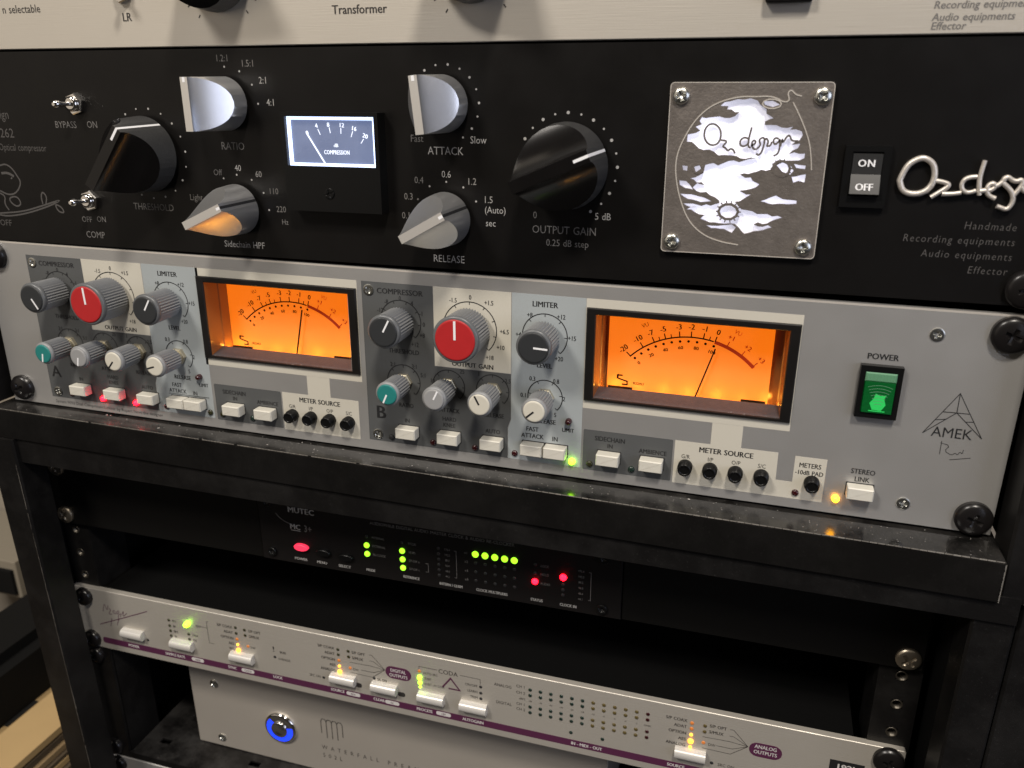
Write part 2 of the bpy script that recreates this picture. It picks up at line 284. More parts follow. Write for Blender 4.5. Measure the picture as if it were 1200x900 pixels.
M_brass = mat('pale_brass_nut', (0.42, 0.38, 0.28), 0.35, 0.6)
M_blk = mat('black_plastic', (0.005, 0.005, 0.005), 0.33, bump=0.04, bs=2000, spec=0.28)
M_blkg = mat('glossy_black_knob', (0.005, 0.0045, 0.0045), 0.22, spec=0.4, dust=0.03, side=1.0)
M_skirt = mat('scuffed_black_skirt', (0.040, 0.040, 0.040), 0.42, var=0.6, vscale=1400, bump=0.2, bs=1500)
M_bezel = mat('black_meter_bezel', (0.008, 0.007, 0.0065), 0.36, bump=0.05, bs=2500, dust=0.25, side=0.2, spec=0.4)
M_sill = mat('dusty_lit_tone_sill', (0.055, 0.056, 0.062), 0.42, bump=0.25, bs=2500, var=0.35, vscale=500, spec=0.8)  # dusty grey, coloured paler than the bezel to suggest light from above
M_alu = mat('turned_aluminium', (0.80, 0.80, 0.80), 0.30, 0.88, bump=0.04, bs=2500, var=0.03, vscale=400)
M_alutop = mat('satin_aluminium', (0.74, 0.71, 0.66), 0.42, 0.6)
M_chrome = mat('chrome', (0.85, 0.83, 0.80), 0.12, 1.0)
M_pearl = mat('pearl_button', (0.66, 0.64, 0.60), 0.32, 0.25)
M_ring = mat('dull_threaded_insert', (0.09, 0.08, 0.065), 0.4, 0.8)
M_zinc = mat('zinc_screw', (0.62, 0.62, 0.58), 0.28, 1.0)
M_gold = mat('yellowed_zinc_screw', (0.36, 0.31, 0.24), 0.36, 0.9)
M_scrb = mat('black_oxide_screw', (0.009, 0.008, 0.008), 0.28, 0.0, spec=0.4)
M_recess = mat('shadowed_recess', (0.02, 0.02, 0.02), 0.6)
M_steel = mat('brushed_steel_badge', (0.40, 0.355, 0.32), 0.30, 0.75, bump=0.4, bs=900, var=0.28, vscale=260, rvar=0.1)
M_steele = mat('polished_steel_edge', (0.72, 0.67, 0.60), 0.38, 0.45)
M_logo = mat('cast_pewter', (0.66, 0.61, 0.55), 0.42, 0.55, bump=0.3, bs=700)
M_frame = mat('black_powder_coated_steel', (0.0065, 0.0061, 0.006), 0.38, bump=0.18, bs=1800, dust=0.9, side=0.24, dustcol=(0.26, 0.25, 0.24), spec=0.2)
M_ledge = mat('dusty_black_ledge', (0.006, 0.0057, 0.0055), 0.12, bump=0.05, bs=1600, dust=0.7, side=0.14, dustcol=(0.34, 0.32, 0.30), spec=0.6)
M_edge = mat('bare_edge_and_highlight', (0.27, 0.25, 0.22), 0.5, 0.4)  # bare metal on ledge and upright; painted highlight on the left post
M_inner = mat('matt_black_inside', (0.0025, 0.0025, 0.0025), 0.8, spec=0.1)
M_blank = mat('black_blank_panel', (0.005, 0.0047, 0.0043), 0.5, bump=0.1, bs=2500, spec=0.15)
M_clock = mat('black_clock_panel', (0.0085, 0.0075, 0.0073), 0.42, bump=0.08, bs=3500, spec=0.22)
M_white_dif = mat('backlit_diffuser', (0.8, 0.8, 0.85), 0.5, emit=(0.78, 0.78, 0.95), es=0.95)
M_lcdlit = mat('lit_acrylic_edge', (0.7, 0.75, 0.9), 0.4, emit=(0.50, 0.64, 1.0), es=3.0)
M_lcd = mat('smoked_meter_face', (0.05, 0.055, 0.07), 0.25, emit=(0.24, 0.31, 0.56), es=0.60, dust=0.9, side=1.0, dustcol=(0.4, 0.46, 0.6))
M_lcdw = mat('lit_white_scale', (0.8, 0.85, 1), 0.4, emit=(0.80, 0.88, 1.0), es=1.0)
M_dial = mat('amber_backlit_dial', (0.30, 0.15, 0.045), 0.6, emit=(1.0, 0.180, 0.003), es=1.05, var=0.15, vscale=45)
M_dialink = mat('dial_ink', (0.008, 0.004, 0.002), 0.8, spec=0.1)
M_redarc = mat('red_dial_arc', (0.30, 0.02, 0.004), 0.6, emit=(0.5, 0.03, 0.0), es=0.5)
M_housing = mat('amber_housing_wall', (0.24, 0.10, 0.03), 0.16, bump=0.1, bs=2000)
def led(name, col, es): return mat(name, [min(1, c*0.7+0.05) for c in col], 0.3, emit=col, es=es)
M_lred = led('lit_red_led', (1.0, 0.002, 0.008), 24.0)
M_lgreen = led('lit_green_led', (0.36, 1.0, 0.02), 2.2)
M_lyg = led('lit_yellow_green_led', (0.42, 1.0, 0.012), 12.0)
M_lamb = led('lit_amber_led', (1.0, 0.36, 0.02), 6.0)
M_lyel = led('lit_yellow_led', (1.0, 0.40, 0.008), 12.0)
M_dred = mat('unlit_red_led', (0.035, 0.004, 0.005), 0.2, coat=0.5)
M_dgrn = mat('unlit_green_led', (0.012, 0.026, 0.02), 0.25)
M_dyel = mat('unlit_yellow_led', (0.10, 0.075, 0.025), 0.25)
M_dolive = mat('unlit_olive_led', (0.03, 0.03, 0.012), 0.25)
M_dora = mat('dim_orange_led', (0.45, 0.16, 0.04), 0.3, emit=(1, 0.25, 0.03), es=0.25)
M_lblue = mat('lit_blue_ring', (0.02, 0.05, 0.6), 0.3, emit=(0.008, 0.045, 1.0), es=1.7)
M_greenw = mat('lit_green_lens', (0.003, 0.07, 0.014), 0.12, emit=(0.0, 0.34, 0.055), es=0.09, coat=0.5, bump=0.6, bs=700)
M_greenh = mat('bright_green_core', (0.03, 0.35, 0.08), 0.3, emit=(0.01, 0.72, 0.11), es=0.42)
M_greent = mat('pale_green_ribbed_lens', (0.12, 0.26, 0.16), 0.25, emit=(0.06, 0.30, 0.10), es=0.12, coat=0.5)
M_wall = mat('beige_plaster', (0.34, 0.30, 0.245), 0.9, bump=0.2, bs=300)
M_card = mat('cardboard', (0.52, 0.36, 0.17), 0.85, bump=0.15, bs=400, var=0.08, vscale=30)
M_card2 = mat('brown_cardboard', (0.33, 0.23, 0.12), 0.9, bump=0.2, bs=400, var=0.15)
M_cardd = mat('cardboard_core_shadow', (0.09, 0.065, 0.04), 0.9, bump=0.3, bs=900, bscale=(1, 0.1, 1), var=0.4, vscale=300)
M_case = mat('black_foam_case', (0.005, 0.005, 0.005), 0.8, bump=0.2, bs=500, spec=0.2)
M_floor = mat('dark_floor', (0.05, 0.045, 0.04), 0.8, var=0.1)
_nt = M_white_dif.node_tree; _tc = _nt.nodes.new('ShaderNodeTexCoord'); _nz = _nt.nodes.new('ShaderNodeTexNoise'); _nz.inputs['Scale'].default_value = 42; _nz.inputs['Detail'].default_value = 1
_mr = _nt.nodes.new('ShaderNodeMapRange'); _mr.inputs['From Min'].default_value = 0.35; _mr.inputs['From Max'].default_value = 0.65; _mr.inputs['To Min'].default_value = 0.55; _mr.inputs['To Max'].default_value = 1.15
_nt.links.new(_tc.outputs['Object'], _nz.inputs['Vector']); _nt.links.new(_nz.outputs['Fac'], _mr.inputs['Value']); _nt.links.new(_mr.outputs[0], _nt.nodes['Principled BSDF'].inputs['Emission Strength'])
# clear pane: a thin fresnel reflection over a see-through sheet
M_glass = bpy.data.materials.new('clear_meter_glass'); M_glass.use_nodes = True
_n = M_glass.node_tree.nodes; _l = M_glass.node_tree.links; _n.clear()
_o = _n.new('ShaderNodeOutputMaterial'); _m = _n.new('ShaderNodeMixShader'); _t = _n.new('ShaderNodeBsdfTransparent'); _g = _n.new('ShaderNodeBsdfGlossy'); _g.inputs['Roughness'].default_value = 0.03
_fr = _n.new('ShaderNodeFresnel'); _fr.inputs['IOR'].default_value = 1.45
_ge = _n.new('ShaderNodeNewGeometry'); _mx = _n.new('ShaderNodeMath'); _mx.operation = 'SUBTRACT'; _mx.use_clamp = True; _l.new(_fr.outputs[0], _mx.inputs[0]); _l.new(_ge.outputs['Backfacing'], _mx.inputs[1])
_l.new(_mx.outputs[0], _m.inputs[0]); _l.new(_t.outputs[0], _m.inputs[1]); _l.new(_g.outputs[0], _m.inputs[2]); _l.new(_m.outputs[0], _o.inputs[0])

# ------------------------------------------------------------------ shared small parts
def cross_screw(name, R, H, mt, cross=0.62, wdt=0.16, depth=0.9, dome=True, rot=20):
    """screw head with a real cross recess, as a polar height field"""
    mb = MB(); nr, na = 11, 48; b = 0
    mb.v.append((0, -(H-depth), 0))
    for i in range(1, nr+1):
        r = R*i/nr
        for j in range(na):
            a = 2*PI*j/na; x, z = r*math.cos(a), r*math.sin(a)
            h = H*(0.45+0.55*math.sqrt(max(0, 1-(r/R)**2))) if dome else H*(1 if r < R*0.92 else 0.8)
            ca, sa = math.cos(math.radians(rot)), math.sin(math.radians(rot)); u, v = x*ca+z*sa, -x*sa+z*ca
            if (abs(u) < R*wdt and abs(v) < R*cross) or (abs(v) < R*wdt and abs(u) < R*cross):
                h -= depth*(1-0.7*max(abs(u), abs(v))/(R*cross))
            mb.v.append((x, -h, z))
    for j in range(na): mb.face([0, 1+j, 1+(j+1) % na], 0, True)
    for i in range(nr-1):
        for j in range(na):
            k = (j+1) % na; mb.face([1+i*na+j, 1+(i+1)*na+j, 1+(i+1)*na+k, 1+i*na+k], 0, True)
    e = 1+(nr-1)*na; q = len(mb.v)
    for j in range(na): a = 2*PI*j/na; mb.v.append((R*math.cos(a), 0.3, R*math.sin(a)))
    for j in range(na): k = (j+1) % na; mb.face([e+j, q+j, q+k, e+k], 0, True)
    o = sharpen(mb.build(name, mt), 30); me = o.data; bpy.data.objects.remove(o); return me
SCR_zinc = cross_screw('countersunk_screw', 2.5, 0.5, M_zinc, depth=0.7, dome=False, rot=35)
SCR_pan = cross_screw('pan_screw', 3.0, 1.9, M_zinc, depth=1.1, rot=20)
SCR_black = cross_screw('black_rack_screw', 6.9, 4.2, M_scrb, cross=0.42, wdt=0.10, depth=1.6, rot=12)
SCR_black2 = cross_screw('black_rack_screw', 6.0, 4.2, M_scrb, cross=0.42, wdt=0.10, depth=1.6, rot=40)
SCR_nick = cross_screw('nickel_rack_screw', 5.4, 2.6, M_gold, cross=0.6, wdt=0.13, depth=1.2, rot=30)
SCR_small = cross_screw('small_case_screw', 3.0, 0.9, M_zinc, depth=0.9, dome=True, rot=10)
def screw(me, parent, x, z, h=0.0, rot=0.0, name='screw', label=None): return place(name, me, parent, (x, -h, z), label, rot)
def mesh_of(mb, name, mats):
    o = mb.build(name, mats); me = o.data; bpy.data.objects.remove(o); return me

def fluted(R, h0, h1, n):
    mb = MB(); rings = []
    def ring(r, dr, h): return ([((r-(dr if i % 2 else 0))*math.cos(PI*i/n), (r-(dr if i % 2 else 0))*math.sin(PI*i/n)) for i in range(2*n)], h)
    mb.loft([ring(R*0.97, 0.45+0.035*R, h0), ring(R, 0.45+0.035*R, h1-2.0)], 0, True, False, False)
    mb.lathe([(R, h1-2.0), (R+0.15, h1-1.6), (R+0.15, h1-0.7), (R-0.35, h1-0.1), (R-0.9, h1)], n=48, m=1, cap1=True, cap0=True)
    return mb
def cap_mesh(R, h, name, mt):
    return mesh_of(MB().lathe([(R, h-0.3), (R, h+0.25), (R-0.3, h+0.45), (R-0.8, h+0.5)], n=40), name, mt)
BODY = {'big': mesh_of(fluted(10.2, 1.5, 18, 46), 'fluted_body', [M_rib, M_ribt]), 'mid': mesh_of(fluted(7.4, 2.0, 18, 34), 'fluted_body', [M_rib, M_ribt]),
        'small': mesh_of(fluted(5.5, 5.0, 18, 26), 'fluted_body', [M_rib, M_rib])}
CAPR = {'big': 8.9, 'mid': 6.5, 'small': 4.7}
NUT = mesh_of(MB().lathe([(4.3, 0.1), (4.3, 1.7), (3.9, 2.0)], n=6, sm=False).lathe([(3.2, 2.0), (3.2, 5.2)], n=20), 'knob_nut', M_brass)
POINT = {}
def knob(parent, kind, x, z, ang, capm, pm, label):
    k = place('knob', BODY[kind], parent, (x, 0, z), label, 0)
    R = CAPR[kind]
    key = (kind, capm.name)
    if key not in POINT: POINT[key] = cap_mesh(R, 18, 'cap', capm)
    place('cap', POINT[key], k)
    kp = (kind, pm.name)
    if kp not in POINT: POINT[kp] = mesh_of(MB().box(R*0.02, R*0.93, -0.38 if kind != 'big' else -0.5, 0.38 if kind != 'big' else 0.5, 18.3, 18.62), 'pointer_line', pm)
    place('pointer_line', POINT[kp], k, rot=ang)
    if kind == 'small': place('knob_nut', NUT, k)
    return k

def wing_knob(R, H, h0, rim, bw, mside, mtop, mscoop, mline, nv=26, nu=20):
    """tapered round knob, both flanks scooped away to leave a full-width finger bar"""
    mb = MB(); R1 = R*0.95
    def bound(t): return R1*math.sqrt(max(0.0, 1-t*t))
    # scooped flanks
    for sgn in (1, -1):
        rows = []
        for i in range(nv+1):
            t = (i/nv)**1.7; v = bw+(R1*0.995-bw)*t
            hh = rim+(H-rim)*(0.70*(1-t)**1.05+0.30*(1-math.sqrt(max(0, 1-(1-t)**2)))) if R < 14 else rim+(H-rim)*(0.35*(1-t)+0.65*(1-math.sqrt(max(0, 1-(1-t)**2))))
            um = math.sqrt(max(0.0, R1*R1-v*v)); row = []
            for j in range(nu+1):
                u = -um+2*um*j/nu; row.append(len(mb.v)); mb.v.append((u, -hh, sgn*v))
            rows.append(row)
        for i in range(nv):
            for j in range(nu):
                q = [rows[i][j], rows[i][j+1], rows[i+1][j+1], rows[i+1][j]]
                mb.face(q if sgn < 0 else q[::-1], 2, True)
        # outer walls of this flank follow the edge of the scoop
        for i in range(nv):
            for j in (0, nu):
                a, b = rows[i][j], rows[i+1][j]; pa, pb = mb.v[a], mb.v[b]; k = R/R1
                c = len(mb.v); mb.v += [(pa[0]*k, -h0, pa[2]*k), (pb[0]*k, -h0, pb[2]*k)]
                mb.face([a, b, c+1, c], 0, True)
        a, b = rows[nv][0], rows[nv][nu]; pa, pb = mb.v[a], mb.v[b]; c = len(mb.v); k = R/R1
        mb.v += [(pa[0]*k, -h0, pa[2]*k), (pb[0]*k, -h0, pb[2]*k)]; mb.face([a, b, c+1, c], 0)
    um = math.sqrt(R1*R1-bw*bw); k = R/R1
    b = len(mb.v); mb.v += [(-um, -H, -bw), (um, -H, -bw), (um, -H, bw), (-um, -H, bw), (-um*k, -h0, -bw*k), (um*k, -h0, -bw*k), (um*k, -h0, bw*k), (-um*k, -h0, bw*k)]
    mb.face([b, b+1, b+2, b+3], 1); mb.face([b+1, b+5, b+6, b+2], 0); mb.face([b+3, b+7, b+4, b], 0)
    lw = bw*(0.34 if mline is not M_white else 0.24)
    top = MB().box(R1*0.62 if mline is M_white else R1*0.80, um-0.05, -lw, lw, H-0.1, H+0.08, 0)
    def e(h, d): f = (H-h)/(H-h0); return um*(1+(k-1)*f)+d
    side = MB(); s0 = len(side.v)
    hb = h0+0.2
    side.v += [(e(H, 0.0), -H-0.08, -lw), (e(H, 0.0), -H-0.08, lw), (e(H, .1), -H-0.05, -lw), (e(H, .1), -H-0.05, lw), (e(hb, .1), -hb, -lw), (e(hb, .1), -hb, lw)]
    side.face([0, 2, 3, 1]); side.face([2, 4, 5, 3])
    return mb, top, side
def mk_wing(name, R, H, h0, rim, bw, ms, mt_, msc, mtopl, mline):
    a, t, s_ = wing_knob(R, H, h0, rim, bw, ms, mt_, msc, mline)
    o = sharpen(a.build(name, [ms, mt_, msc]), 40); me = o.data; bpy.data.objects.remove(o)
    return me, mesh_of(t, 'pointer_mark', mtopl), mesh_of(s_, 'pointer_line', mline)
W_alu = mk_wing('wing_knob', 11.2, 28, 2.6, 11.0, 1.7, M_alu, M_alutop, M_alu, M_white, M_ink)
W_blk = mk_wing('wing_knob', 16.8, 29, 2.6, 12.0, 2.3, M_skirt, M_blkg, M_blkg, M_white, M_white)
def wing(parent, which, x, z, ang, label):
    k = place('wing_knob', which[0], parent, (x, 0, z), label, ang)
    place('pointer_mark', which[1], k); place('pointer_line', which[2], k); return k

def ledlamp(parent, x, z, r, mt, h=0.9, label=None, n=16):
    key = ('led', r, mt.name, h)
    if key not in POINT: POINT[key] = mesh_of(MB().lathe([(r, -0.3), (r, h*0.4), (r*0.8, h*0.85), (r*0.35, h)], n=n), 'indicator_lamp', mt)
    return place('indicator_lamp', POINT[key], parent, (x, 0, z), label)

# =================================================================== THE RACK FRAME
rack = thing('equipment_rack', 'black dusty steel rack frame with a projecting ledge, holding all the audio units', 'rack', (241, 0, -420))
OX, OZ = -241, 420
def R_(mb, name, mt, label=None): return mb.build(name, mt, rack, (OX, 0, OZ), label)
# ledge: a folded steel shelf, slightly out of level like the units above it
mb = MB()
b = 0
TL, TR, BL, BR_ = (-6.0, -11.9, 1.9), (484.9, -18.4, -4.3), (-6.0, -11.9, -15.4), (484.9, -18.4, -21.8)
mb.v += [TL, TR, BR_, BL, (-6, 40, 1.9), (485, 40, -4.3), (485, 40, -21.8), (-6, 40, -15.4)]
for q in ((0,3,2,1), (0,1,5,4), (1,2,6,5), (3,7,6,2), (4,5,6,7), (0,4,7,3)): mb.face(q)
o = R_(mb, 'ledge', M_ledge, 'projecting ledge with white dust and a scuffed front edge')
bm = bmesh.new(); bm.from_mesh(o.data)
bmesh.ops.bevel(bm, geom=[e for e in bm.edges], offset=0.0006, segments=2, affect='EDGES'); bm.to_mesh(o.data); bm.free()
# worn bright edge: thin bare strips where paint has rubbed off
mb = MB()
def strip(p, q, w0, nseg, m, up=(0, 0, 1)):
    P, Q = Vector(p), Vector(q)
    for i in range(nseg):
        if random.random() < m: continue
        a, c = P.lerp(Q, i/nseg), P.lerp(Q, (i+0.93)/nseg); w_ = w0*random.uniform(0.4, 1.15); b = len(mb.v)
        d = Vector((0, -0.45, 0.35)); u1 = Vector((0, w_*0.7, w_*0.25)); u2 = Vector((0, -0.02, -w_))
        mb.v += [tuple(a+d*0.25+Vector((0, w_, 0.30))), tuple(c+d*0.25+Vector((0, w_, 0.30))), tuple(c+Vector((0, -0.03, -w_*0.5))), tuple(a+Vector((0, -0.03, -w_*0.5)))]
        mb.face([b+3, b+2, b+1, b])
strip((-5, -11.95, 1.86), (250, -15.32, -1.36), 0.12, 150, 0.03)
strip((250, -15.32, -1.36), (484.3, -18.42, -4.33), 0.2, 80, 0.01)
R_(mb, 'worn_and_highlight_edge', M_edge, 'bare metal line rubbed along the front edge of the ledge')
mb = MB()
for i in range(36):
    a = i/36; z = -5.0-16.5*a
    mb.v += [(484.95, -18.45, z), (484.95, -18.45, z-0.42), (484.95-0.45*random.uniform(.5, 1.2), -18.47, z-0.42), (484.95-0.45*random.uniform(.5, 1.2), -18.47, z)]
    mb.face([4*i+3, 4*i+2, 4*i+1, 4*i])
R_(mb, 'worn_and_highlight_edge', M_edge, 'bare metal line down the right end of the ledge')
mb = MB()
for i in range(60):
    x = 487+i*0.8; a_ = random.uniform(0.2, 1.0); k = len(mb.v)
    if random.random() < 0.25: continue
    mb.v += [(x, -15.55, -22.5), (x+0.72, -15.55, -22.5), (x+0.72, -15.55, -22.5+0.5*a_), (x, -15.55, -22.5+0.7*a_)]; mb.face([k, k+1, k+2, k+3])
R_(mb, 'worn_and_highlight_edge', M_edge, 'chipped lower edge of the right upright')
# dust flecks lying on the ledge: real specks
mb = MB()
for i in range(300):
    x = random.uniform(5, 480); t = (x+6)/491; y = random.uniform(-17+6*(1-t), -1.0); z = 1.9-6.2*t
    r = random.uniform(0.08, 0.28) if random.random() < 0.97 else random.uniform(0.4, 0.75)
    b = len(mb.v); n = 6
    for k in range(n): mb.v.append((x+r*math.cos(k*PI/3)*random.uniform(.5, 1.3), y+r*math.sin(k*PI/3)*random.uniform(.4, 1.2), z+0.06+r*0.15))
    mb.v.append((x, y, z+0.1+r*0.5))
    for k in range(n): mb.face([b+k, b+(k+1) % n, b+n])
o = R_(mb, 'dust_flecks', mat('white_dust', (0.34, 0.32, 0.30), 0.9), 'pale dust specks scattered over the ledge'); o['kind'] = 'stuff'
# crossbar under the ledge
mb = MB(); mb.v += [(-11, -10.5, -14), (493, -16.5, -20), (493, -16.5, -31.5), (-11, -10.5, -29.5), (-11, 14, -14), (493, 14, -20), (493, 14, -31.5), (-11, 14, -29.5)]
for q in ((0,3,2,1), (0,1,5,4), (1,2,6,5), (3,7,6,2), (4,5,6,7), (0,4,7,3)): mb.face(q)
R_(mb, 'crossbar', M_frame, 'dusty crossbar under the ledge')
# front posts (square tube), the frame leans very slightly
def post(x0, x1, dx, y0, y1, z0, z1, name='post', label=None, mt=M_frame):
    mb = MB(); c = 1.0
    for z, d in ((z0, dx), (z1, 0)):
        mb.v += [(x0+d+c, y0, z), (x1+d-c, y0, z), (x1+d, y0+c, z), (x1+d, y1, z), (x0+d, y1, z), (x0+d, y0+c, z)]
    for i in range(6): mb.face([i, (i+1) % 6, 6+(i+1) % 6, 6+i])
    mb.face(range(5, -1, -1)); mb.face(range(6, 12))
    return R_(mb, name, mt, label)
post(-11.3, 6.9, 9.5, -13.6, 4, -420, -15.6, label='scuffed left front post')
post(478.2, 493.6, -4.5, -15.2, 3, -420, -31.6, label='right front post')
post(-28, -4.8, 0, -12.5, 8, 3, 230)
post(485.6, 535, 0, -15.5, 4, -22.5, 230, label='dusty right upright beside the upper units')
post(494.6, 545, -4.5, -13.8, 4, -420, -24.0, label='dusty outer board at the lower right')
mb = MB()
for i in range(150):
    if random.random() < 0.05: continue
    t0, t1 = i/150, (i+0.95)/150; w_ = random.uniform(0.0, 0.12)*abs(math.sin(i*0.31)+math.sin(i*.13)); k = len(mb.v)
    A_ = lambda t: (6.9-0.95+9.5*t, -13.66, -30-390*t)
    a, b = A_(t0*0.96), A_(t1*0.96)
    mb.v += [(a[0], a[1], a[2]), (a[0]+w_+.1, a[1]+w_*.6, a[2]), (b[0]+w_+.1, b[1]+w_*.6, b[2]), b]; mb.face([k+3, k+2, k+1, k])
R_(mb, 'worn_and_highlight_edge', M_edge, 'thin painted highlight down the inner edge of the left front post')  # pale strips draw a highlight along the post edge
# rack rails with threaded holes
zb, x0L, y0L = -84.2, -9.6, 18.4
def rail(xa, xb, hx):
    mb = MB(); hs = []
    base = zb+43.7+0
    zz = []
    for u in range(-6, 2):
        top = zb+44.45*u
        for d in (6.35, 22.2, 38.1): zz.append(top-d)
    zz = [z for z in zz if -330 < z < -45]
    holes = [(hx-2.4, hx+2.4, z-2.4, z+2.4) for z in zz]
    plate(mb, xa, xb, -420, -20, -y0L-5.2, -y0L-3.2, holes)
    mb.box(xa if xa > 200 else xb-2, xa+2 if xa > 200 else xb, -420, -20, -y0L-30, -y0L-5.2)
    r = R_(mb, 'rack_rail', M_frame)
    ring = MB()
    def rg(r, h): return ([(r*math.cos(2*PI*i/20), r*math.sin(2*PI*i/20)) for i in range(20)], h)
    ring.loft([rg(2.7, 0), rg(2.6, 0.2), rg(2.1, 0.2), rg(2.0, -4)], 0, False, False, True)
    me = mesh_of(ring, 'threaded_hole', M_ring)
    for z in zz:
        if z > zb or z < zb-200: continue
        place('threaded_hole', me, r, (hx, y0L+3.2, z))
    return r
rail(x0L+0.5, x0L+19, x0L+9.2); rail(x0L+465.5, x0L+484, x0L+475.5)
R_(MB().box(-12.5, -11.4, -420, -30, -300, -4.2), 'side_panel', M_inner); R_(MB().box(479, 480.4, -420, -32, -300, -3.4), 'side_panel', M_inner)
R_(MB().box(-6.2, -5.0, 3.2, 230, -300, -8.2), 'side_panel', M_inner); R_(MB().box(485.8, 487, -4, 230, -300, -4.2), 'side_panel', M_inner)
R_(MB().box(-12, 480, -420, 230, -302, -300.4), 'back_panel', M_inner)

# =================================================================== UPPER UNITS
EA, EO = -0.011934, -0.0062265
def unit(name, label, cat, cx, cz, eps):
    # panel frame origin is the lower left corner of the drawing grid, turned about (cx, cz)
    c, s = math.cos(eps), math.sin(eps)
    return thing(name, label, cat, (cx-(c*cx-s*cz), 0, cz-(s*cx+c*cz)), -eps)

# ---------------- cream unit at the very top
U1 = unit('preamp_unit', 'cream aluminium unit at the very top of the rack, cut off by the frame', 'audio unit', 241, 89, EO)
MB().box(0, 482.6, 179.9, 267, -3, 0, 0, 0.35).build('front_panel', M_cream, U1)
MB().box(20, 462, 182, 265, -260, -3.1).build('chassis', M_inner, U1)
mb = MB()
mb.text('n selectable', 64.8, 196.9, 3.3, al='r', sx=0.95); mb.text('LR', 111.3, 192.3, 3.4, sx=0.9, off=0.01); mb.text('Transformer', 223.6, 192.8, 3.3, sx=0.97, off=0.01)
for t, z in (('Handmade', 195.4), ('Recording equipments', 188.3), ('Audio equipments', 184.6), ('Effector', 181.9)):
    mb.text(t, 433.2, z+0.6, 2.3, al='l', sx=0.98, m=1, shear=0.12, off=0.012)
for cx, cz in ((159.5, 208.5), (272, 208)):
    for a in range(-150, 151, 18): mb.tick(cx, cz, 90+a+9, 19.3, 20.8, 0.5)
mb.build('printed_lettering', [M_inkb, M_gink], U1)
wing(U1, W_blk, 159.5, 209.5, 5, 'black wing knob on the cream unit, left one'); wing(U1, W_blk, 272, 210, 150, 'black wing knob on the cream unit, right one')
def toggle(parent, x, z, dx, label=None):
    t = MB().lathe([(5.0, 0), (5.0, 2.0), (4.5, 2.5)], n=6, sm=False, ph=0.3).lathe([(3.4, 2.5), (3.4, 4.2), (2.2, 4.4)], n=24, cap1=True, sm=True)
    o = t.build('toggle_nut', M_chrome, parent, (x, 0, z), label)
    mb = MB(); pr = [(0.9, 4.2), (0.95, 6.5), (1.25, 8.6), (1.6, 9.8), (1.75, 10.7), (1.5, 11.7), (0.8, 12.2)]
    rings = [([(dx*(h-4)/8+r*math.cos(2*PI*i/16), r*math.sin(2*PI*i/16)) for i in range(16)], h*0.92) for r, h in pr]
    mb.loft(rings, 0, False, True, True); mb.build('toggle_lever', M_chrome, o)
toggle(U1, 111, 202.5, 0.5, 'small chrome toggle switch above the letters LR')
MB().rrect(379.5, 395, 190.6, 215, 1, 0, 4, 0, 0.6).build('rocker_switch', M_blk, U1)

# ---------------- black compressor with the moon badge
U2 = unit('compressor_unit', 'black compressor with silver wing knobs, white lit meter and backlit steel badge', 'audio unit', 241, 89, EO)
mb = plate(MB(), 0, 482.6, 90.0, 179.0, -3, 0, [(190, 230, 120, 150)])
mb.build('front_panel', M_black, U2)
MB().box(20, 462, 92, 177, -260, -10).build('chassis', M_inner, U2)
g = MB()
dots = MB()
def dot(cx, cz, r, a, rr=0.42, m=0): dots.disc(cx+r*math.cos(math.radians(a)), cz+r*math.sin(math.radians(a)), rr, 0.06, m)
for a in (90, 61, 31, 0): dot(158, 156.7, 15, a)
for a in (118, 90, 60, 30, 0, 180, 150): dot(158.4, 111.5, 15, a, 0.42, 0 if a < 120 else 1)
for i in range(10): dot(258.8, 157, 15, 122-i*20, 0.40 if i % 2 else 0.5)
for a in (120, 90, 60, 30, 150, 180): dot(259, 111.5, 15, a, 0.42, 0 if a < 125 else 1)
for i in range(15): dot(310.2, 134.2, 20, 150-i*15, 0.62 if i % 2 == 0 else 0.42)
for i in range(14): dot(112.7, 134.5, 20, 120-i*19.3, 0.5 if i % 2 == 0 else 0.4)
dots.build('scale_dots', [M_wink, M_gink], U2)
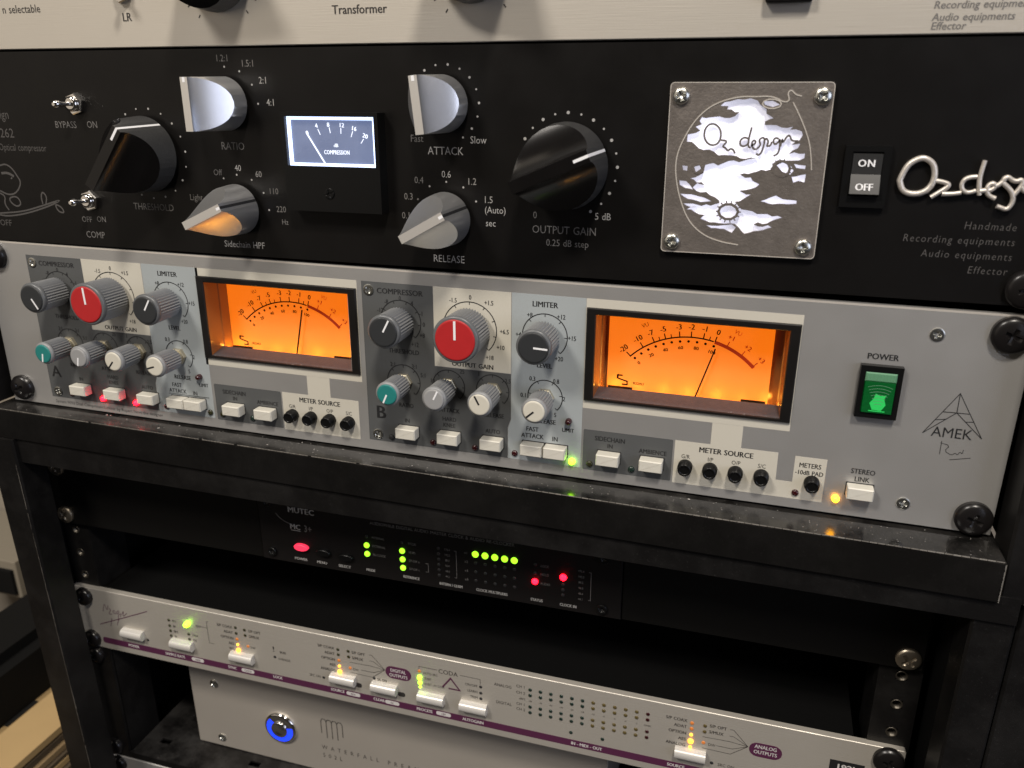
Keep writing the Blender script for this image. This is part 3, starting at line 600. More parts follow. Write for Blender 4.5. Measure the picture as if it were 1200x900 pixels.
T = [('1.2:1', 157.3, 175.2, 2.7, 1), ('1.5:1', 169.7, 173, 2.7, 1), ('2:1', 176.5, 166.2, 2.7, 0), ('4:1', 179.3, 157.3, 2.7, 0), ('RATIO', 158, 138.9, 3.2, 1),
     ('BYPASS', 67.8, 146.9, 3.0, 1), ('ON', 83.1, 147.1, 3.0, 1), ('THRESHOLD', 111, 110.4, 3.1, 1), ('OFF', 70.8, 102.9, 2.7, 1), ('ON', 79.5, 103.3, 2.7, 1), ('COMP', 74.4, 95.6, 3.1, 1),
     ('Light', 135.4, 115.8, 2.8, 1), ('Sidechain HPF', 158.5, 95.2, 2.9, 0), ('Off', 148.5, 127.3, 2.6, 1), ('40', 159.4, 129.5, 2.6, 0), ('60', 169.7, 127.1, 2.6, 0), ('110', 176.5, 119.9, 2.6, 1), ('220', 179.6, 112.1, 2.6, 1), ('Hz', 181, 106.5, 2.3, 1),
     ('ATTACK', 259, 138.9, 3.1, 0), ('Fast', 246.5, 143.6, 2.8, 1), ('Slow', 273.3, 143.4, 2.8, 0), ('RELEASE', 259.3, 94.4, 3.0, 0), ('0.4', 246.8, 126.9, 2.7, 1), ('0.6', 259.1, 129.6, 2.7, 0), ('1.2', 270.2, 127, 2.7, 0),
     ('1.5', 277.3, 119.9, 2.7, 0), ('(Auto)', 280.3, 115.8, 2.7, 0), ('sec', 278.3, 110.4, 2.7, 0), ('0.3', 241.8, 120, 2.7, 1), ('0.1', 240.4, 112, 2.7, 1),
     ('OUTPUT GAIN', 309.5, 108.9, 3.1, 1), ('0.25 dB step', 311, 103.7, 2.7, 1), ('0', 297.3, 114.6, 2.7, 1), ('5 dB', 325.2, 115.1, 2.7, 0)]
for t, x, z, c_, m in T: g.text(t, x, z, c_, m=m, off=-0.004, sx=0.88, h=0.06)
g.text('Oz design', 34.8, 151.2, 4.2, al='r', sx=0.8, m=2, h=0.06); g.text('Model 262', 35.8, 142.6, 4.2, al='r', sx=0.95, m=2, h=0.06)
g.text('Optical compressor', 53.8, 136.0, 3.2, al='r', sx=0.76, m=2, h=0.06); g.text('OFF', 19.5, 99.0, 3, m=2, h=0.06)
for t, x, z in (('Handmade', 471.0, 117.6), ('Recording equipments', 471.4, 112.4), ('Audio equipments', 471.4, 107.2), ('Effector', 470.8, 102.0)):
    for ci in (0,): g.text(t, x, z, 2.6, al='r', sx=0.86, m=2, off=-0.008, shear=0.10, h=0.06, track=0.10)
g.build('printed_lettering', [M_wink, M_gink, M_dimink], U2)
bd = MB()
for i, st in enumerate(BIRD): bd.ribbon(st, 0.75 if i < 6 else 1.2, h1=0.06+0.004*i, flat=True)
bd.build('printed_bird', M_dimink, U2, label='thin grey drawing of a bird on a leafy branch')
wing(U2, W_alu, 158, 156.7, 90, 'silver wing knob with a bluish flank, under the mark 1.2:1'); wing(U2, W_alu, 158.4, 111.5, 24, 'silver wing knob lit orange from below, left of the white lit meter')
wing(U2, W_alu, 258.8, 157, 96, 'silver wing knob above the word ATTACK'); wing(U2, W_alu, 259, 111.5, 29, 'silver wing knob above the word RELEASE')
wing(U2, W_blk, 112.7, 134.5, 52, 'large black wing knob with an angled white line, at the left'); wing(U2, W_blk, 310.2, 134.2, 23, 'large black wing knob above the words OUTPUT GAIN')
toggle(U2, 76.2, 156.2, -2.4, 'upper chrome toggle switch, over BYPASS and ON'); toggle(U2, 75.6, 112.2, -2.2, 'lower chrome toggle switch, over OFF and ON')
# lit compression meter
mt = MB(); plate(mt, 187.4, 232.4, 113.0, 153.6, 0, 7, [(189.4, 230.6, 131.9, 151.9)])
mtr = mt.build('meter', M_blk, U2, label='square black meter with a white lit window')
mb = plate(MB(), 189.4, 230.6, 131.9, 151.9, 4.6, 5.2, [(191.0, 229.2, 133.0, 150.6)]); mb.build('lit_frame', M_lcdlit, mtr)
mb = MB(); mb.box(191.0, 229.2, 133.0, 150.6, 3.0, 4.4); mb.build('meter_face', M_lcd, mtr)
mb = MB().box(189.4, 230.6, 131.9, 151.9, 6.3, 6.6); mb.build('meter_window', M_glass, mtr)
mb = MB(); pc = (211.0, 121.0)
for t, x, z in (('0', 198.4, 146.3), ('4', 203.0, 149.2), ('8', 208.6, 150.0 - .3), ('12', 214.8, 149.6), ('16', 220.4, 148.3), ('20', 225.4, 145.4)):
    mb.text(t, x, z-1.0, 1.7, h=4.6, off=0.02, rot=(211.5-x)*1.4)
for a, b_ in (((203.6, 146.9), (204.6, 144.6)), ((209.0, 147.6), (209.4, 145.3)), ((214.4, 147.5), (214.3, 145.1)), ((219.8, 146.2), (218.9, 143.9)), ((224.6, 143.2), (223.3, 141.4))):
    mb.ribbon([a, b_], 0.32, h1=4.6, flat=True)
mb.text('dB', 211.6, 140.4, 1.4, h=4.6, off=0.01); mb.text('COMPRESSION', 211.8, 137.6, 1.7, h=4.6, off=0.015, sx=0.72)
mb.build('lit_scale', M_lcdw, mtr)
MB().ribbon([(198.3, 145.2), (206.0, 133.1)], 0.55, 4.7, 5.0).build('needle', M_lcdw, mtr)
me = cross_screw('adjust_screw', 2.2, 0.5, M_blk, cross=0.95, wdt=0.13, depth=0.5, dome=False); place('adjust_screw', me, mtr, (208.4, -7.0, 120.7))
# backlit badge
def curve_plate(name, outer, holes, h0, h1, mt_, parent):
    cu = bpy.data.curves.new(name, 'CURVE'); cu.dimensions = '2D'; cu.fill_mode = 'BOTH'; cu.extrude = (h1-h0)/2*S
    for pts in [outer]+holes:
        sp = cu.splines.new('POLY'); sp.points.add(len(pts)-1); sp.use_cyclic_u = True
        for i, (x, z) in enumerate(pts): sp.points[i].co = (x*S, z*S, 0, 1)
    o = bpy.data.objects.new(name, cu); COL.objects.link(o)
    dg = bpy.context.evaluated_depsgraph_get(); me = bpy.data.meshes.new_from_object(o.evaluated_get(dg))
    bpy.data.objects.remove(o)
    hm = (h0+h1)/2*S
    for v in me.vertices: x, y, z = v.co; v.co = (x, -z-hm, y)
    me.materials.clear(); me.materials.append(mt_)
    return place(name, me, parent)
def jag(pts, amp=0.35, n=3, seed=3):
    rd = random.Random(seed); out = []
    for i, p in enumerate(pts):
        q = pts[(i+1) % len(pts)]; L_ = math.dist(p, q); k = max(1, min(n, int(L_/1.5)))
        dx, dz = (q[0]-p[0])/max(L_, 1e-6), (q[1]-p[1])/max(L_, 1e-6)
        for j in range(k):
            t = j/k; o_ = 0 if j == 0 else rd.uniform(-amp, amp)
            out.append((p[0]+(q[0]-p[0])*t-dz*o_, p[1]+(q[1]-p[1])*t+dx*o_))
    return out
rc = 1.3
outer = []
for cx, cz, a0 in ((405.6-rc, 103.2+rc, -90), (405.6-rc, 165-rc, 0), (349.1+rc, 165-rc, 90), (349.1+rc, 103.2+rc, 180)):
    for k in range(4): a = math.radians(a0+30*k); outer.append((cx+rc*math.cos(a), cz+rc*math.sin(a)))
badge = curve_plate('backlit_badge', outer, [jag(MAIN, 0.62, 5)]+HOLES[:1]+[jag(q, 0.2, 3) for q in HOLES[2:]], 0.7, 2.1, M_steel, U2)
badge['label'] = 'square brushed steel badge with a backlit moon cut out of it'
MB().rrect(351.5, 403.2, 105.6, 162.6, 1, 0, 0.25).build('light_diffuser', M_white_dif, badge)
mb = MB()
for i, st in enumerate(PST): mb.ribbon(st, 0.68, 1.2, 2.15+0.01*i)
for i, st in enumerate(GEAR[:3]):
    mb.ribbon(st, 0.95 if i < 2 else 0.6, 1.2, 2.28+0.01*i)
    cx = sum(p[0] for p in st[:-1])/10; cz = sum(p[1] for p in st[:-1])/10
    for k in range(14):
        a = 2*PI*k/14; r0 = math.dist(st[0], (cx, cz)); mb.ribbon([(cx+r0*0.92*math.cos(a), cz+r0*0.80*math.sin(a)), (cx+r0*1.28*math.cos(a), cz+r0*1.15*math.sin(a))], 0.42, 1.2, 2.20+0.003*k)
mb.build('script_bridge', M_steel, badge, label='thin steel script and toothed rings left across the lit opening')
mb = MB()
for i, st in enumerate(POL): mb.ribbon(st, 0.38 if i else 0.42, 2.0, 2.30+0.01*i)
for st in GEAR[3:]: mb.ribbon(st, 0.42, 2.0, 2.33)
mb.ribbon([p for p in outer]+[outer[0]], 0.28, 1.0, 2.18)
mb.build('raised_outline', M_steele, badge)
for i, (x, z) in enumerate(((353.1, 160.4), (402.0, 160.4), (353.0, 107.2), (401.3, 107.4))): screw(SCR_pan, badge, x, z, 2.1, rot=25*i)
# power rocker
mb = MB(); plate(mb, 411.8, 427.0, 122.6, 144.0, 0, 2.2, [(414.4, 424.6, 126.6, 142.0)])
sw = mb.build('rocker_switch', M_blk, U2, label='black rocker switch marked ON and OFF')
mb = MB(); mb.v += [(414.6, 1, 126.8), (424.4, 1, 126.8), (424.4, 1, 141.8), (414.6, 1, 141.8), (414.6, -4.6, 127.6), (424.4, -4.6, 127.6), (424.4, -2.0, 134.2), (414.6, -2.0, 134.2), (424.4, -2.4, 141.2), (414.6, -2.4, 141.2)]
for q in ((4,5,6,7), (7,6,8,9), (0,1,5,4), (9,8,2,3)): mb.face(q)
mb.face((1, 2, 8, 6, 5)); mb.face((0, 4, 7, 9, 3))
rk = mb.build('rocker', M_rock, sw)
mb = MB(); mb.text('ON', 419.4, 138.1, 2.4, h=2.45, off=0.02, track=0.06)
o1 = mb.build('switch_lettering', M_white, sw)
mb = MB(); mb.text('OFF', 419.3, 0, 2.3, h=0, off=0.02)
mb.v = [(x, -(4.65-(130.0+z-127.6)*0.394)-0.06, 130.0+z) for x, y, z in mb.v]; mb.build('switch_lettering', M_white, sw)
# cast script logo: rounded strokes
lg = bpy.data.curves.new('logo', 'CURVE'); lg.dimensions = '3D'; lg.bevel_depth = 0.00095; lg.bevel_resolution = 3; lg.use_fill_caps = True
for i, st in enumerate(LOGO+[[(471.5, 130.3), (472.5, 133.5), (473.5, 128.5), (474.5, 133), (476, 132), (477, 128)]]):
    closed = i == 0
    pts = st[:-1] if closed else st
    sp = lg.splines.new('NURBS' if len(pts) > 2 else 'POLY'); sp.points.add(len(pts)-1); sp.use_cyclic_u = closed
    if sp.type == 'NURBS': sp.order_u = 3; sp.use_endpoint_u = True; sp.resolution_u = 5
    for k, (x, z) in enumerate(pts): sp.points[k].co = (x*S, (-1.4-0.05*i)*S, z*S, 1); sp.points[k].radius = 1.12 if i == 0 else random.uniform(0.8, 1.0)
o = bpy.data.objects.new('logo', lg); COL.objects.link(o); dg = bpy.context.evaluated_depsgraph_get(); me = bpy.data.meshes.new_from_object(o.evaluated_get(dg)); bpy.data.objects.remove(o)
me.materials.clear(); me.materials.append(M_logo)
for p in me.polygons: p.use_smooth = True
place('raised_script_logo', me, U2, label='raised cast metal handwritten logo at the right end')
screw(SCR_black, U2, 477.3, 96.3, 0, name='rack_screw'); screw(SCR_black, U2, 477.3, 172.5, 0, name='rack_screw')

# ---------------- silver dual compressor
U3 = unit('compressor_unit', 'silver dual compressor with two amber meters, red knobs and a green switch', 'audio unit', 241, 0, EA)
MA = [(132.6, 208.6, 37.5, 75.6), (323.2, 399.8, 37.5, 75.6)]
mb = plate(MB(), 0, 482.6, 0, 88.1, -3, 0, MA); mb.build('front_panel', M_silver, U3)
mb = MB().box(0.3, 482.3, 87.3, 88.12, -0.2, 0.06); mb.build('chamfered_edge', M_steele, U3, label='bright chamfer along the top edge')
MB().box(20, 462, 3, 86, -260, -18).build('chassis', M_inner, U3)
lit = MB()      # all dark print
def module(ox, sx):
    f = MB(); X = lambda a: ox+a
    f.poly([(X(0), 82), (X(0), 5), (X(69), 5), (X(69), 20), (X(70.4), 24), (X(70.4), 45.4), (X(34.4), 45.4), (X(34.4), 82)], 0, 0.05)
    f.build('printed_field', M_dkgrey, U3, label='dark grey compressor field')
    MB().box(X(34.6), X(70.3), 45.6, 82, 0, 0.05).build('printed_field', M_creamp, U3, label='cream output gain field')
    f = MB(); f.poly([(X(70.6), 82), (X(70.6), 24), (X(69.2), 19.8), (X(69.2), 5), (X(102.8), 5), (X(102.8), 82)], 0, 0.05); f.build('printed_field', M_blue, U3, label='pale blue limiter field')
    L3 = lit
    t = lambda s, x, z, c, **k: L3.text(s, X(x)+(1.6 if ox < 100 and z < 22.5 else 0), z, c*1.05, **{'sx': 0.86, 'off': 0.012, **k})
    t('COMPRESSOR', 18.6, 78.2, 2.3, sx=1.0, off=0.02); t('LIMITER', 85.2, 77.9, 2.2, sx=0.95, off=0.02); t('OUTPUT GAIN', 52.6, 47.6, 2.0, sx=0.95, off=0.025)
    t('THRESHOLD', 19.6, 50.8, 2.0, off=0.02); t('RATIO', 19.8, 24.7, 1.9, off=0.02); t('ATTACK', 41.2, 24.8, 1.9, off=0.02); t('RELEASE', 62.6, 25.0, 1.9, off=0.02)
    t('LEVEL', 85.4, 50.9, 2.0, off=0.02); t('RELEASE', 86.2, 25.1, 2.0, off=0.02)
    for s_, x, z in (('-1.5', 43.9, 76.6), ('0', 51.8, 78.4), ('+1.5', 60.3, 76.6), ('+6.5', 67.3, 64.4), ('+10', 65.6, 57.1), ('+18', 60.6, 52.0),
                     ('+8', 78.6, 72.9), ('+12', 92.3, 73.1), ('+15', 97.2, 64.2), ('+20', 91.8, 54.6), ('+4', 73.6, 63.9), ('0.3', 80.2, 44.5), ('0.8', 90.8, 44.3), ('0.1', 76.2, 36.4), ('2', 94.5, 36.6), ('5', 90.8, 28.7),
                     ('-12', 8.8, 69.3), ('-8', 12.0, 73.4), ('0', 18.7, 75.4), ('4', 24.4, 73.5), ('-1', 28.7, 69.2), ('0', 29.8, 64.3), ('+8', 28.9, 59.2), ('+12', 25.2, 54.6),
                     ('2:1', 14.0, 44.2), ('3:1', 24.6, 44.1), ('5:1', 28.8, 40.4), ('10', 33.2, 38.4), ('25', 47.6, 44.2), ('1', 55.5, 44.0), ('2.5', 69.0, 42.0)):
        t(s_, x, z, 1.9, off=0.01, sx=0.8)
    for cx, cz, r, a0, a1, nt_ in ((51.4, 64, 12.4, 225, -45, 9), (18.6, 64.7, 9.8, 225, -45, 8), (85.3, 64.0, 9.9, 225, -45, 7), (19.0, 36.3, 8.1, 225, -45, 7), (41.0, 36.5, 7.7, 225, -45, 7), (61.9, 36.6, 7.6, 225, -45, 7), (86.0, 36.5, 7.8, 225, -45, 6)):
        L3.arc(X(cx), cz, r, a0, a1, 0.42, h=0.13)
        for k in range(nt_):
            a = a0+(a1-a0)*k/(nt_-1); L3.tick(X(cx), cz, a, r-1.3, r-0.2, 0.32, h=0.14)
    t('IN', 20.0, 17.1, 1.9); t('HARD', 41.0, 20.4, 1.9); t('KNEE', 40.9, 17.4, 1.9); t('AUTO', 62.0, 17.1, 1.9); t('FAST', 80.5, 20.7, 2.0); t('ATTACK', 80.6, 17.4, 2.0); t('IN', 91.0, 17.2, 2.0); t('LIMIT', 96.7, 22.2, 1.7, off=0.02)
    for x, z in ((3.6, 78.2), (4.7, 8.5)): screw(SCR_zinc, U3, X(x), z, 0.05, rot=random.uniform(0, 90), name='panel_screw')
    for nm, kind, x, z, cm, pm in (('threshold', 'mid', 18.6, 64.7, M_charc, M_white), ('output gain', 'big', 51.4, 64.2, M_red, M_white), ('limiter', 'mid', 85.3, 64.2, M_charc, M_white),
                                   ('ratio', 'small', 19.0, 36.3, M_teal, M_white), ('attack', 'small', 41.0, 36.5, M_lgrey, M_white), ('release', 'small', 61.9, 36.6, M_ivory, M_ink), ('limiter release', 'small', 86.0, 36.5, M_ivory, M_ink)):
        capn = {'charcoal_cap': 'charcoal', 'red_cap': 'red', 'teal_cap': 'teal', 'light_grey_cap': 'light grey', 'ivory_cap': 'ivory'}[cm.name]
        knob(U3, kind, X(x), z, sx[nm], cm, pm, '%s capped %s knob of channel %s' % (capn, nm, 'A' if ox < 100 else 'B'))
module(26.9, {'threshold': -58, 'output gain': 92, 'limiter': 58, 'ratio': -100, 'attack': -102, 'release': -130, 'limiter release': 198})
module(215.9, {'threshold': 62, 'output gain': 90, 'limiter': -2, 'ratio': -114, 'attack': 64, 'release': 118, 'limiter release': -138})
lit.text('A', 32.6, 19.8, 6.2, h=0.13, off=0.01); lit.text('B', 222.6, 19.8, 6.2, h=0.13, off=0.02)
lit.text('System 9098 Dual Compressor/Limiter by Rupert Neve the designer', 28.5, 2.5, 1.7, h=0.03, al='l', sx=0.98, off=0.0)
lit.ribbon([(103.5, 15.6), (127.5, 15.6)], 0.3, h1=0.13, flat=True)
# side-chain and meter-source fields
def fields(ax, ms, stem, msx, off):
    MB().rrect(ax[0], ax[1], 4.6, 23.8, 0.6, 0, 0.05).build('printed_field', M_dkgrey, U3, label='dark grey side chain field')
    f = MB(); f.poly(ms, 0, 0.05); f.build('printed_field', M_creamp, U3, label='cream meter source field')
    lit.text('METER SOURCE', msx, 20.9, 2.3, h=0.13, off=0.022, sx=0.92)
    lit.text('SIDECHAIN', (ax[0]+ax[1])/2-7.6, 20.2, 2.1, h=0.13, sx=0.85, off=0.01); lit.text('IN', (ax[0]+ax[1])/2-7.4, 17.1, 1.9, h=0.13, sx=0.9, off=0.01); lit.text('AMBIENCE', (ax[0]+ax[1])/2+11.1, 16.9, 2.0, h=0.13, sx=0.85, off=0.01)
fields((131.2, 169.2), [(169.9, 23.8), (184.3, 23.8), (184.3, 33.5), (196.4, 33.5), (196.4, 23.8), (211, 23.8), (211, 4.2), (169.9, 4.2)], None, 190.2, 0)
fields((319.6, 358.3), [(359.1, 23.8), (373.6, 23.8), (373.6, 33.5), (386, 33.5), (386, 23.8), (400.8, 23.8), (401, 11.6), (407.5, 11.6), (407.5, 23.3), (419.8, 23.3), (419.8, 4.1), (359.1, 4.1)], None, 380.2, 0)
for xs in ((175.0, 185.2, 195.4, 205.6), (363.9, 374.2, 384.6, 395.0)):
    for s_, x in zip(('G/R', 'I/P', 'O/P', 'S/C'), xs): lit.text(s_, x, 16.9, 1.8, h=0.13, sx=0.85)
lit.text('METERS', 413.6, 19.7, 2.0, h=0.13, sx=0.85, off=0.01); lit.text('-10dB PAD', 413.6, 16.5, 1.9, h=0.13, sx=0.85, off=0.01)
lit.text('STEREO', 433.6, 20.0, 2.1, h=0.13, sx=0.85, off=0.01); lit.text('LINK', 433.6, 16.6, 2.1, h=0.13, sx=0.85, off=0.01)
lit.text('POWER', 433.9, 68.2, 2.3, h=0.1, sx=0.95, off=0.03)
ap, lt, l1, l2, md, rt, r1, r2, q1, q2 = AMEKLOGO
for i, st in enumerate(([lt, ap, rt], [ap, md], [lt, md, rt], [l1, md, r1], [l2, q1], [q2, r2])): lit.ribbon(st, 0.30, h1=0.08+0.004*i, flat=True)
lit.text('AMEK', 462.2, 40.6, 4.0, h=0.12, sx=0.93, off=0.0)
for i, st in enumerate(SIG): lit.ribbon(st, 0.22, h1=0.10+0.004*i, flat=True)
lit.build('printed_lettering', M_ink, U3)
# meters
def vu(ox, dox, nang):
    hole = (ox+3.6, ox+80.3, 37.5, 75.6)
    plate(MB(), ox-0.6, ox+84.6, 33.6, 82.0, 0, 0.05, [hole]).build('printed_field', M_creamp, U3, label='cream border round the meter')
    mb = MB(); x0, x1, z0, z1 = ox-0.2, ox+84.2, 37.4, 78.3; a0, a1, c0, c1 = hole
    def rg(x0, x1, z0, z1, h): return ([(x0, z0), (x1, z0), (x1, z1), (x0, z1)], h)
    mb.loft([rg(x0, x1, z0, z1, 0), rg(x0, x1, z0, z1, 0.9), rg(x0+0.4, x1-0.4, z0+0.4, z1-0.4, 1.3), rg(a0-0.3, a1+0.3, 38.6, c1+0.3, 1.3), rg(a0, a1, 38.75, c1, 1.0), rg(a0+0.2, a1-0.2, 38.9, c1-0.2, 0.5), rg(a0+1.1, a1-1.1, 41.3, c1-0.3, -8.0), rg(a0+1.5, a1-1.5, 37.6, c1-0.3, -8.5), rg(a0+1.6, a1-1.6, 37.6, c1-0.3, -14.6)], 0, False, False)
    n = len(mb.m)      # rings: outer 0..4, then throat 5 (front bevel), 6 (behind the sill), 7 (bulb slot)
    for k, nm in ((3, 0), (2, 1), (1, 2)):
        b_ = n-4*k
        mb.m[b_+1] = 1; mb.m[b_+3] = 1; mb.m[b_+2] = 1
    mb.m[n-12] = 2
    bz = mb.build('meter', [M_bezel, M_housing, M_sill], U3, label='amber lit level meter of channel %s' % ('A' if ox < 200 else 'B'))
    X = dox
    MB().box(X-35.6, X+32.8, 37.0, 76.2, -16.4, -15.0).build('dial', M_dial, bz)
    MB().box(a0+0.2, a1-0.2, 36.5, 76.0, -18.0, -17.0).build('dial_backing', M_housing, bz)
    pr = MB(); cx, cz, r = X, 28.8, 36.2; H_ = -14.9
    pr.arc(cx, cz, r, 136, 76, 0.6, h=H_); 
    for s_, a in (('-20', 135.5), ('-10', 124.5), ('-7', 116), ('-5', 108), ('-3', 98.5), ('-2', 91.0), ('-1', 83), ('0', 75.2)):
        pr.tick(cx, cz, a, r, r+2.5, 0.5, h=H_+0.01); pr.text(s_, cx+(r+4.5)*math.cos(math.radians(a)), cz+(r+4.5)*math.sin(math.radians(a)), 2.3, h=H_, rot=(a-90)*0.9, off=0.02, sx=0.95)
    for a in (112, 104, 79): pr.tick(cx, cz, a, r, r+1.7, 0.42, h=H_+0.01)
    for k in range(11): a = 134-k*5.9; pr.disc(cx+(r-1.9)*math.cos(math.radians(a)), cz+(r-1.9)*math.sin(math.radians(a)), 0.58, H_)
    for k, s_ in ((0, '0'), (2, '20'), (4, '40'), (6, '60'), (8, '80'), (10, '100')):
        a = 134-k*5.9; pr.text(s_, cx+(r-4.6)*math.cos(math.radians(a)), cz+(r-4.6)*math.sin(math.radians(a)), 1.5, h=H_, rot=(a-90)*0.9, off=0.02)
    pr.text('VU', cx-20.2, 68.6, 1.8, h=H_, rot=25, sx=0.9)
    pr.ribbon([(cx-28.7, 45.0), (cx-31, 45.0), (cx-31, 43.6), (cx-26.6, 42.4), (cx-26.6, 40.9), (cx-28.9, 40.9)], 0.6, h1=H_, flat=True); pr.ribbon([(cx-30.6, 45.6), (cx-30.6, 43.9)], 0.3, h1=H_+.01, flat=True)
    pr.text('R22AU', cx-21.6, 41.9, 1.1, h=H_, off=0.02); pr.box(cx-35, cx-24.2, 38.9, 39.8, -15, -14.2); pr.box(cx+22, cx+32, 38.9, 39.8, -15, -14.2)
    pr.build('dial_print', M_dialink, bz)
    pr = MB(); pr.arc(cx, cz, r-0.1, 75.4, 44.5, 1.5, h=H_)
    for s_, a in (('+1', 67), ('+2', 56), ('+3', 45.5)):
        pr.tick(cx, cz, a, r+0.4, r+2.6, 0.42, h=H_+0.01); pr.text(s_, cx+(r+4.5)*math.cos(math.radians(a)), cz+(r+4.5)*math.sin(math.radians(a)), 2.0, h=H_, rot=(a-90)*0.9, off=0.02)
    pr.text('VU', cx+18.3, 68.6, 1.8, h=H_, rot=-25, sx=0.9); pr.build('red_scale', M_redarc, bz)
    c_, s_ = math.cos(math.radians(nang)), math.sin(math.radians(nang))
    MB().ribbon([(cx+8.0*c_, cz+8.0*s_), (cx+34.0*c_, cz+34.0*s_)], 0.6, -13.2, -12.8).build('needle', M_dialink, bz)
    MB().box(a0+0.4, a1-0.4, 39.6, c1-0.1, -1.0, -0.6).build('meter_glass', M_glass, bz)
    # festoon bulbs lying in the slot behind the lower lip light the dial from below
    for bx, pw in ((cx-32, 0.005), (cx-22, 0.0022), (cx-11, 0.0030), (cx, 0.0034), (cx+12, 0.0034), (cx+22, 0.0018), (cx+33, 0.004)):
        l = bpy.data.lights.new('meter_bulb', 'POINT'); l.shadow_soft_size = 1.2*S; l.energy = pw; l.color = (1, 0.42, 0.05)
        lo = bpy.data.objects.new('meter_bulb', l); COL.objects.link(lo); lo.parent = bz; lo.location = (bx*S, 10.6*S, 39.6*S)
vu(129.0, 169.6, 78.0); vu(319.4, 361.7, 73.4)
# push buttons
BTN = mesh_of(MB().rrect(-4.95, 4.95, -2.6, 2.6, 0.35, 0.05, 5.2, 0, 0.45, 2).rrect(-5.35, 5.35, -3.0, 3.0, 0.3, 0.05, 0.16, 1), 'push_button', [M_btn, M_recess])
for x in (49.2, 70.9, 91.8, 110.0, 120.3, 142.8, 160.9, 236.6, 257.3, 278.0, 297.0, 307.6, 331.2, 349.9, 433.2): 
    lb = None
    if x == 433.2: lb = 'ivory push button under STEREO LINK'
    place('push_button', BTN, U3, (x, 0, 12.0), lb)
# meter source knobs: small black push buttons
CHP = MB().lathe([(3.1, 0.05), (3.1, 2.6), (2.75, 2.9), (2.75, 4.8), (2.5, 5.1), (1.9, 5.1), (1.8, 4.8)], n=28)
CHP = mesh_of(CHP, 'round_button', M_blk)
for x in (175.2, 185.3, 195.4, 205.6, 364.1, 374.4, 384.8, 395.2, 415.0): place('round_button', CHP, U3, (x, 0, 12.5))
for x, z, m_ in ((40.6, 7.9, M_dred), (61.6, 7.9, M_lred), (82.4, 7.9, M_lred), (101.0, 7.9, M_dred), (127.4, 7.9, M_dolive), (134.6, 7.8, M_dolive), (152.0, 7.8, M_dgrn),
                 (227.6, 7.6, M_recess), (248.6, 7.8, M_dred), (269.3, 7.9, M_dred), (288.3, 7.8, M_dred), (314.9, 7.7, M_lyg), (322.8, 7.6, M_dolive), (341.3, 7.6, M_dgrn), (409.2, 7.0, M_dred), (424.9, 6.8, M_lyel)):
    ledlamp(U3, x, z, 1.45, m_, 2.0 if m_ in (M_lred, M_lyg, M_lyel) else 1.0)
for x in (123.6, 312.9): ledlamp(U3, x, 26.6, 1.5, M_dred, 2.8, 'red dome lamp above the word LIMIT')
# green power switch
mb = MB(); plate(mb, 426.5, 441.6, 44.2, 65.2, 0, 3.0, [(428.4, 439.7, 46.4, 62.8)])
sw = mb.build('power_switch', M_blk, U3, label='lit green rocker switch in a black frame')
mb = MB().loft([([(428.5, 46.5), (439.6, 46.5), (439.6, 59.0), (428.5, 59.0)], 0), ([(428.7, 46.7), (439.4, 46.7), (439.4, 59.0), (428.7, 59.0)], 3.8)]); mb.build('green_lens', M_greenw, sw)
mb = MB().box(428.5, 439.6, 59.1, 62.7, 0, 3.4, 0, 0.4)
for k in range(9): mb.box(429.3+k*1.15, 429.8+k*1.15, 59.6, 62.2, 3.35, 3.6)
mb.build('ribbed_lens', M_greent, sw)
mb = MB()
for k in range(7): mb.arc(434.2, 47.0, 3.4+1.25*k, 66, 114, 0.18, h=3.86)
mb.build('lens_ribs', M_greent, sw)
mb = MB().poly([(432.4, 48.0), (435.6, 47.8), (437.0, 50.2), (436.2, 52.6), (436.8, 54.2), (434.6, 53.8), (433.0, 54.6), (432.4, 52.4), (431.2, 50.6)], 3.7, 3.84)
mb.build('lens_hot_spot', M_greenh, sw)
mb = MB(); mb.box(431.2, 437, 47.3, 47.7, 3.7, 3.85)
mb.build('lens_ribs', M_greenh, sw)
for x, z in ((450.9, 78.6), (450.0, 8.6)): screw(SCR_zinc, U3, x, z, 0.05, rot=40, name='panel_screw')
for x, z in ((475.4, 6.6), (474.8, 80.8), (8.3, 8.3), (7.6, 80.5)): screw(SCR_black, U3, x, z, 0, rot=random.uniform(0, 60), name='rack_screw')

# =================================================================== LOWER UNITS (frame: x from panel left, z from bottom of the clock row)
LO = (x0L, y0L, zb)
# ---------------- half-width clock
U4 = thing('clock_unit', 'half-width black clock unit with rows of green lamps under the ledge', 'audio unit', LO)
MB().box(145.2, 346.6, 0.2, 43.4, -3, 1.0, 0, 0.4).build('front_panel', M_clock, U4); MB().box(149, 343, 1, 42.5, -180, -3.1).build('chassis', M_inner, U4)
for x, z in ((151.8, 6.0), (337.4, 5.2), (151.8, 36.5), (337.7, 33.5)):
    place('socket_screw', cross_screw('socket_screw', 2.6, 1.6, M_blk, cross=0.45, wdt=0.4, depth=1.0, dome=False), U4, (x, -1.0, z))
t = MB()
H4 = 1.06
t.text('MUTEC', 172.0, 33.6, 3.2, h=H4, sx=1.05, off=0.02); t.text('MC', 167.6, 23.4, 3.0, h=H4, sx=1.0, off=0.02); t.text('3+', 172.8, 23.2, 4.0, h=H4, al='l', sx=0.8, m=1); t.ribbon([(164.8, 21.1), (170.6, 21.1)], 0.3, h1=H4, flat=True)
t.text('AUDIOPHILE DIGITAL AUDIO MASTER CLOCK & AUDIO RE-CLOCKER', 252.6, 33.0, 1.75, h=H4, sx=0.98, m=1)
t.arc(166.5, 37.2, 12.5, 215, 268, 0.35, h=H4, m=1)
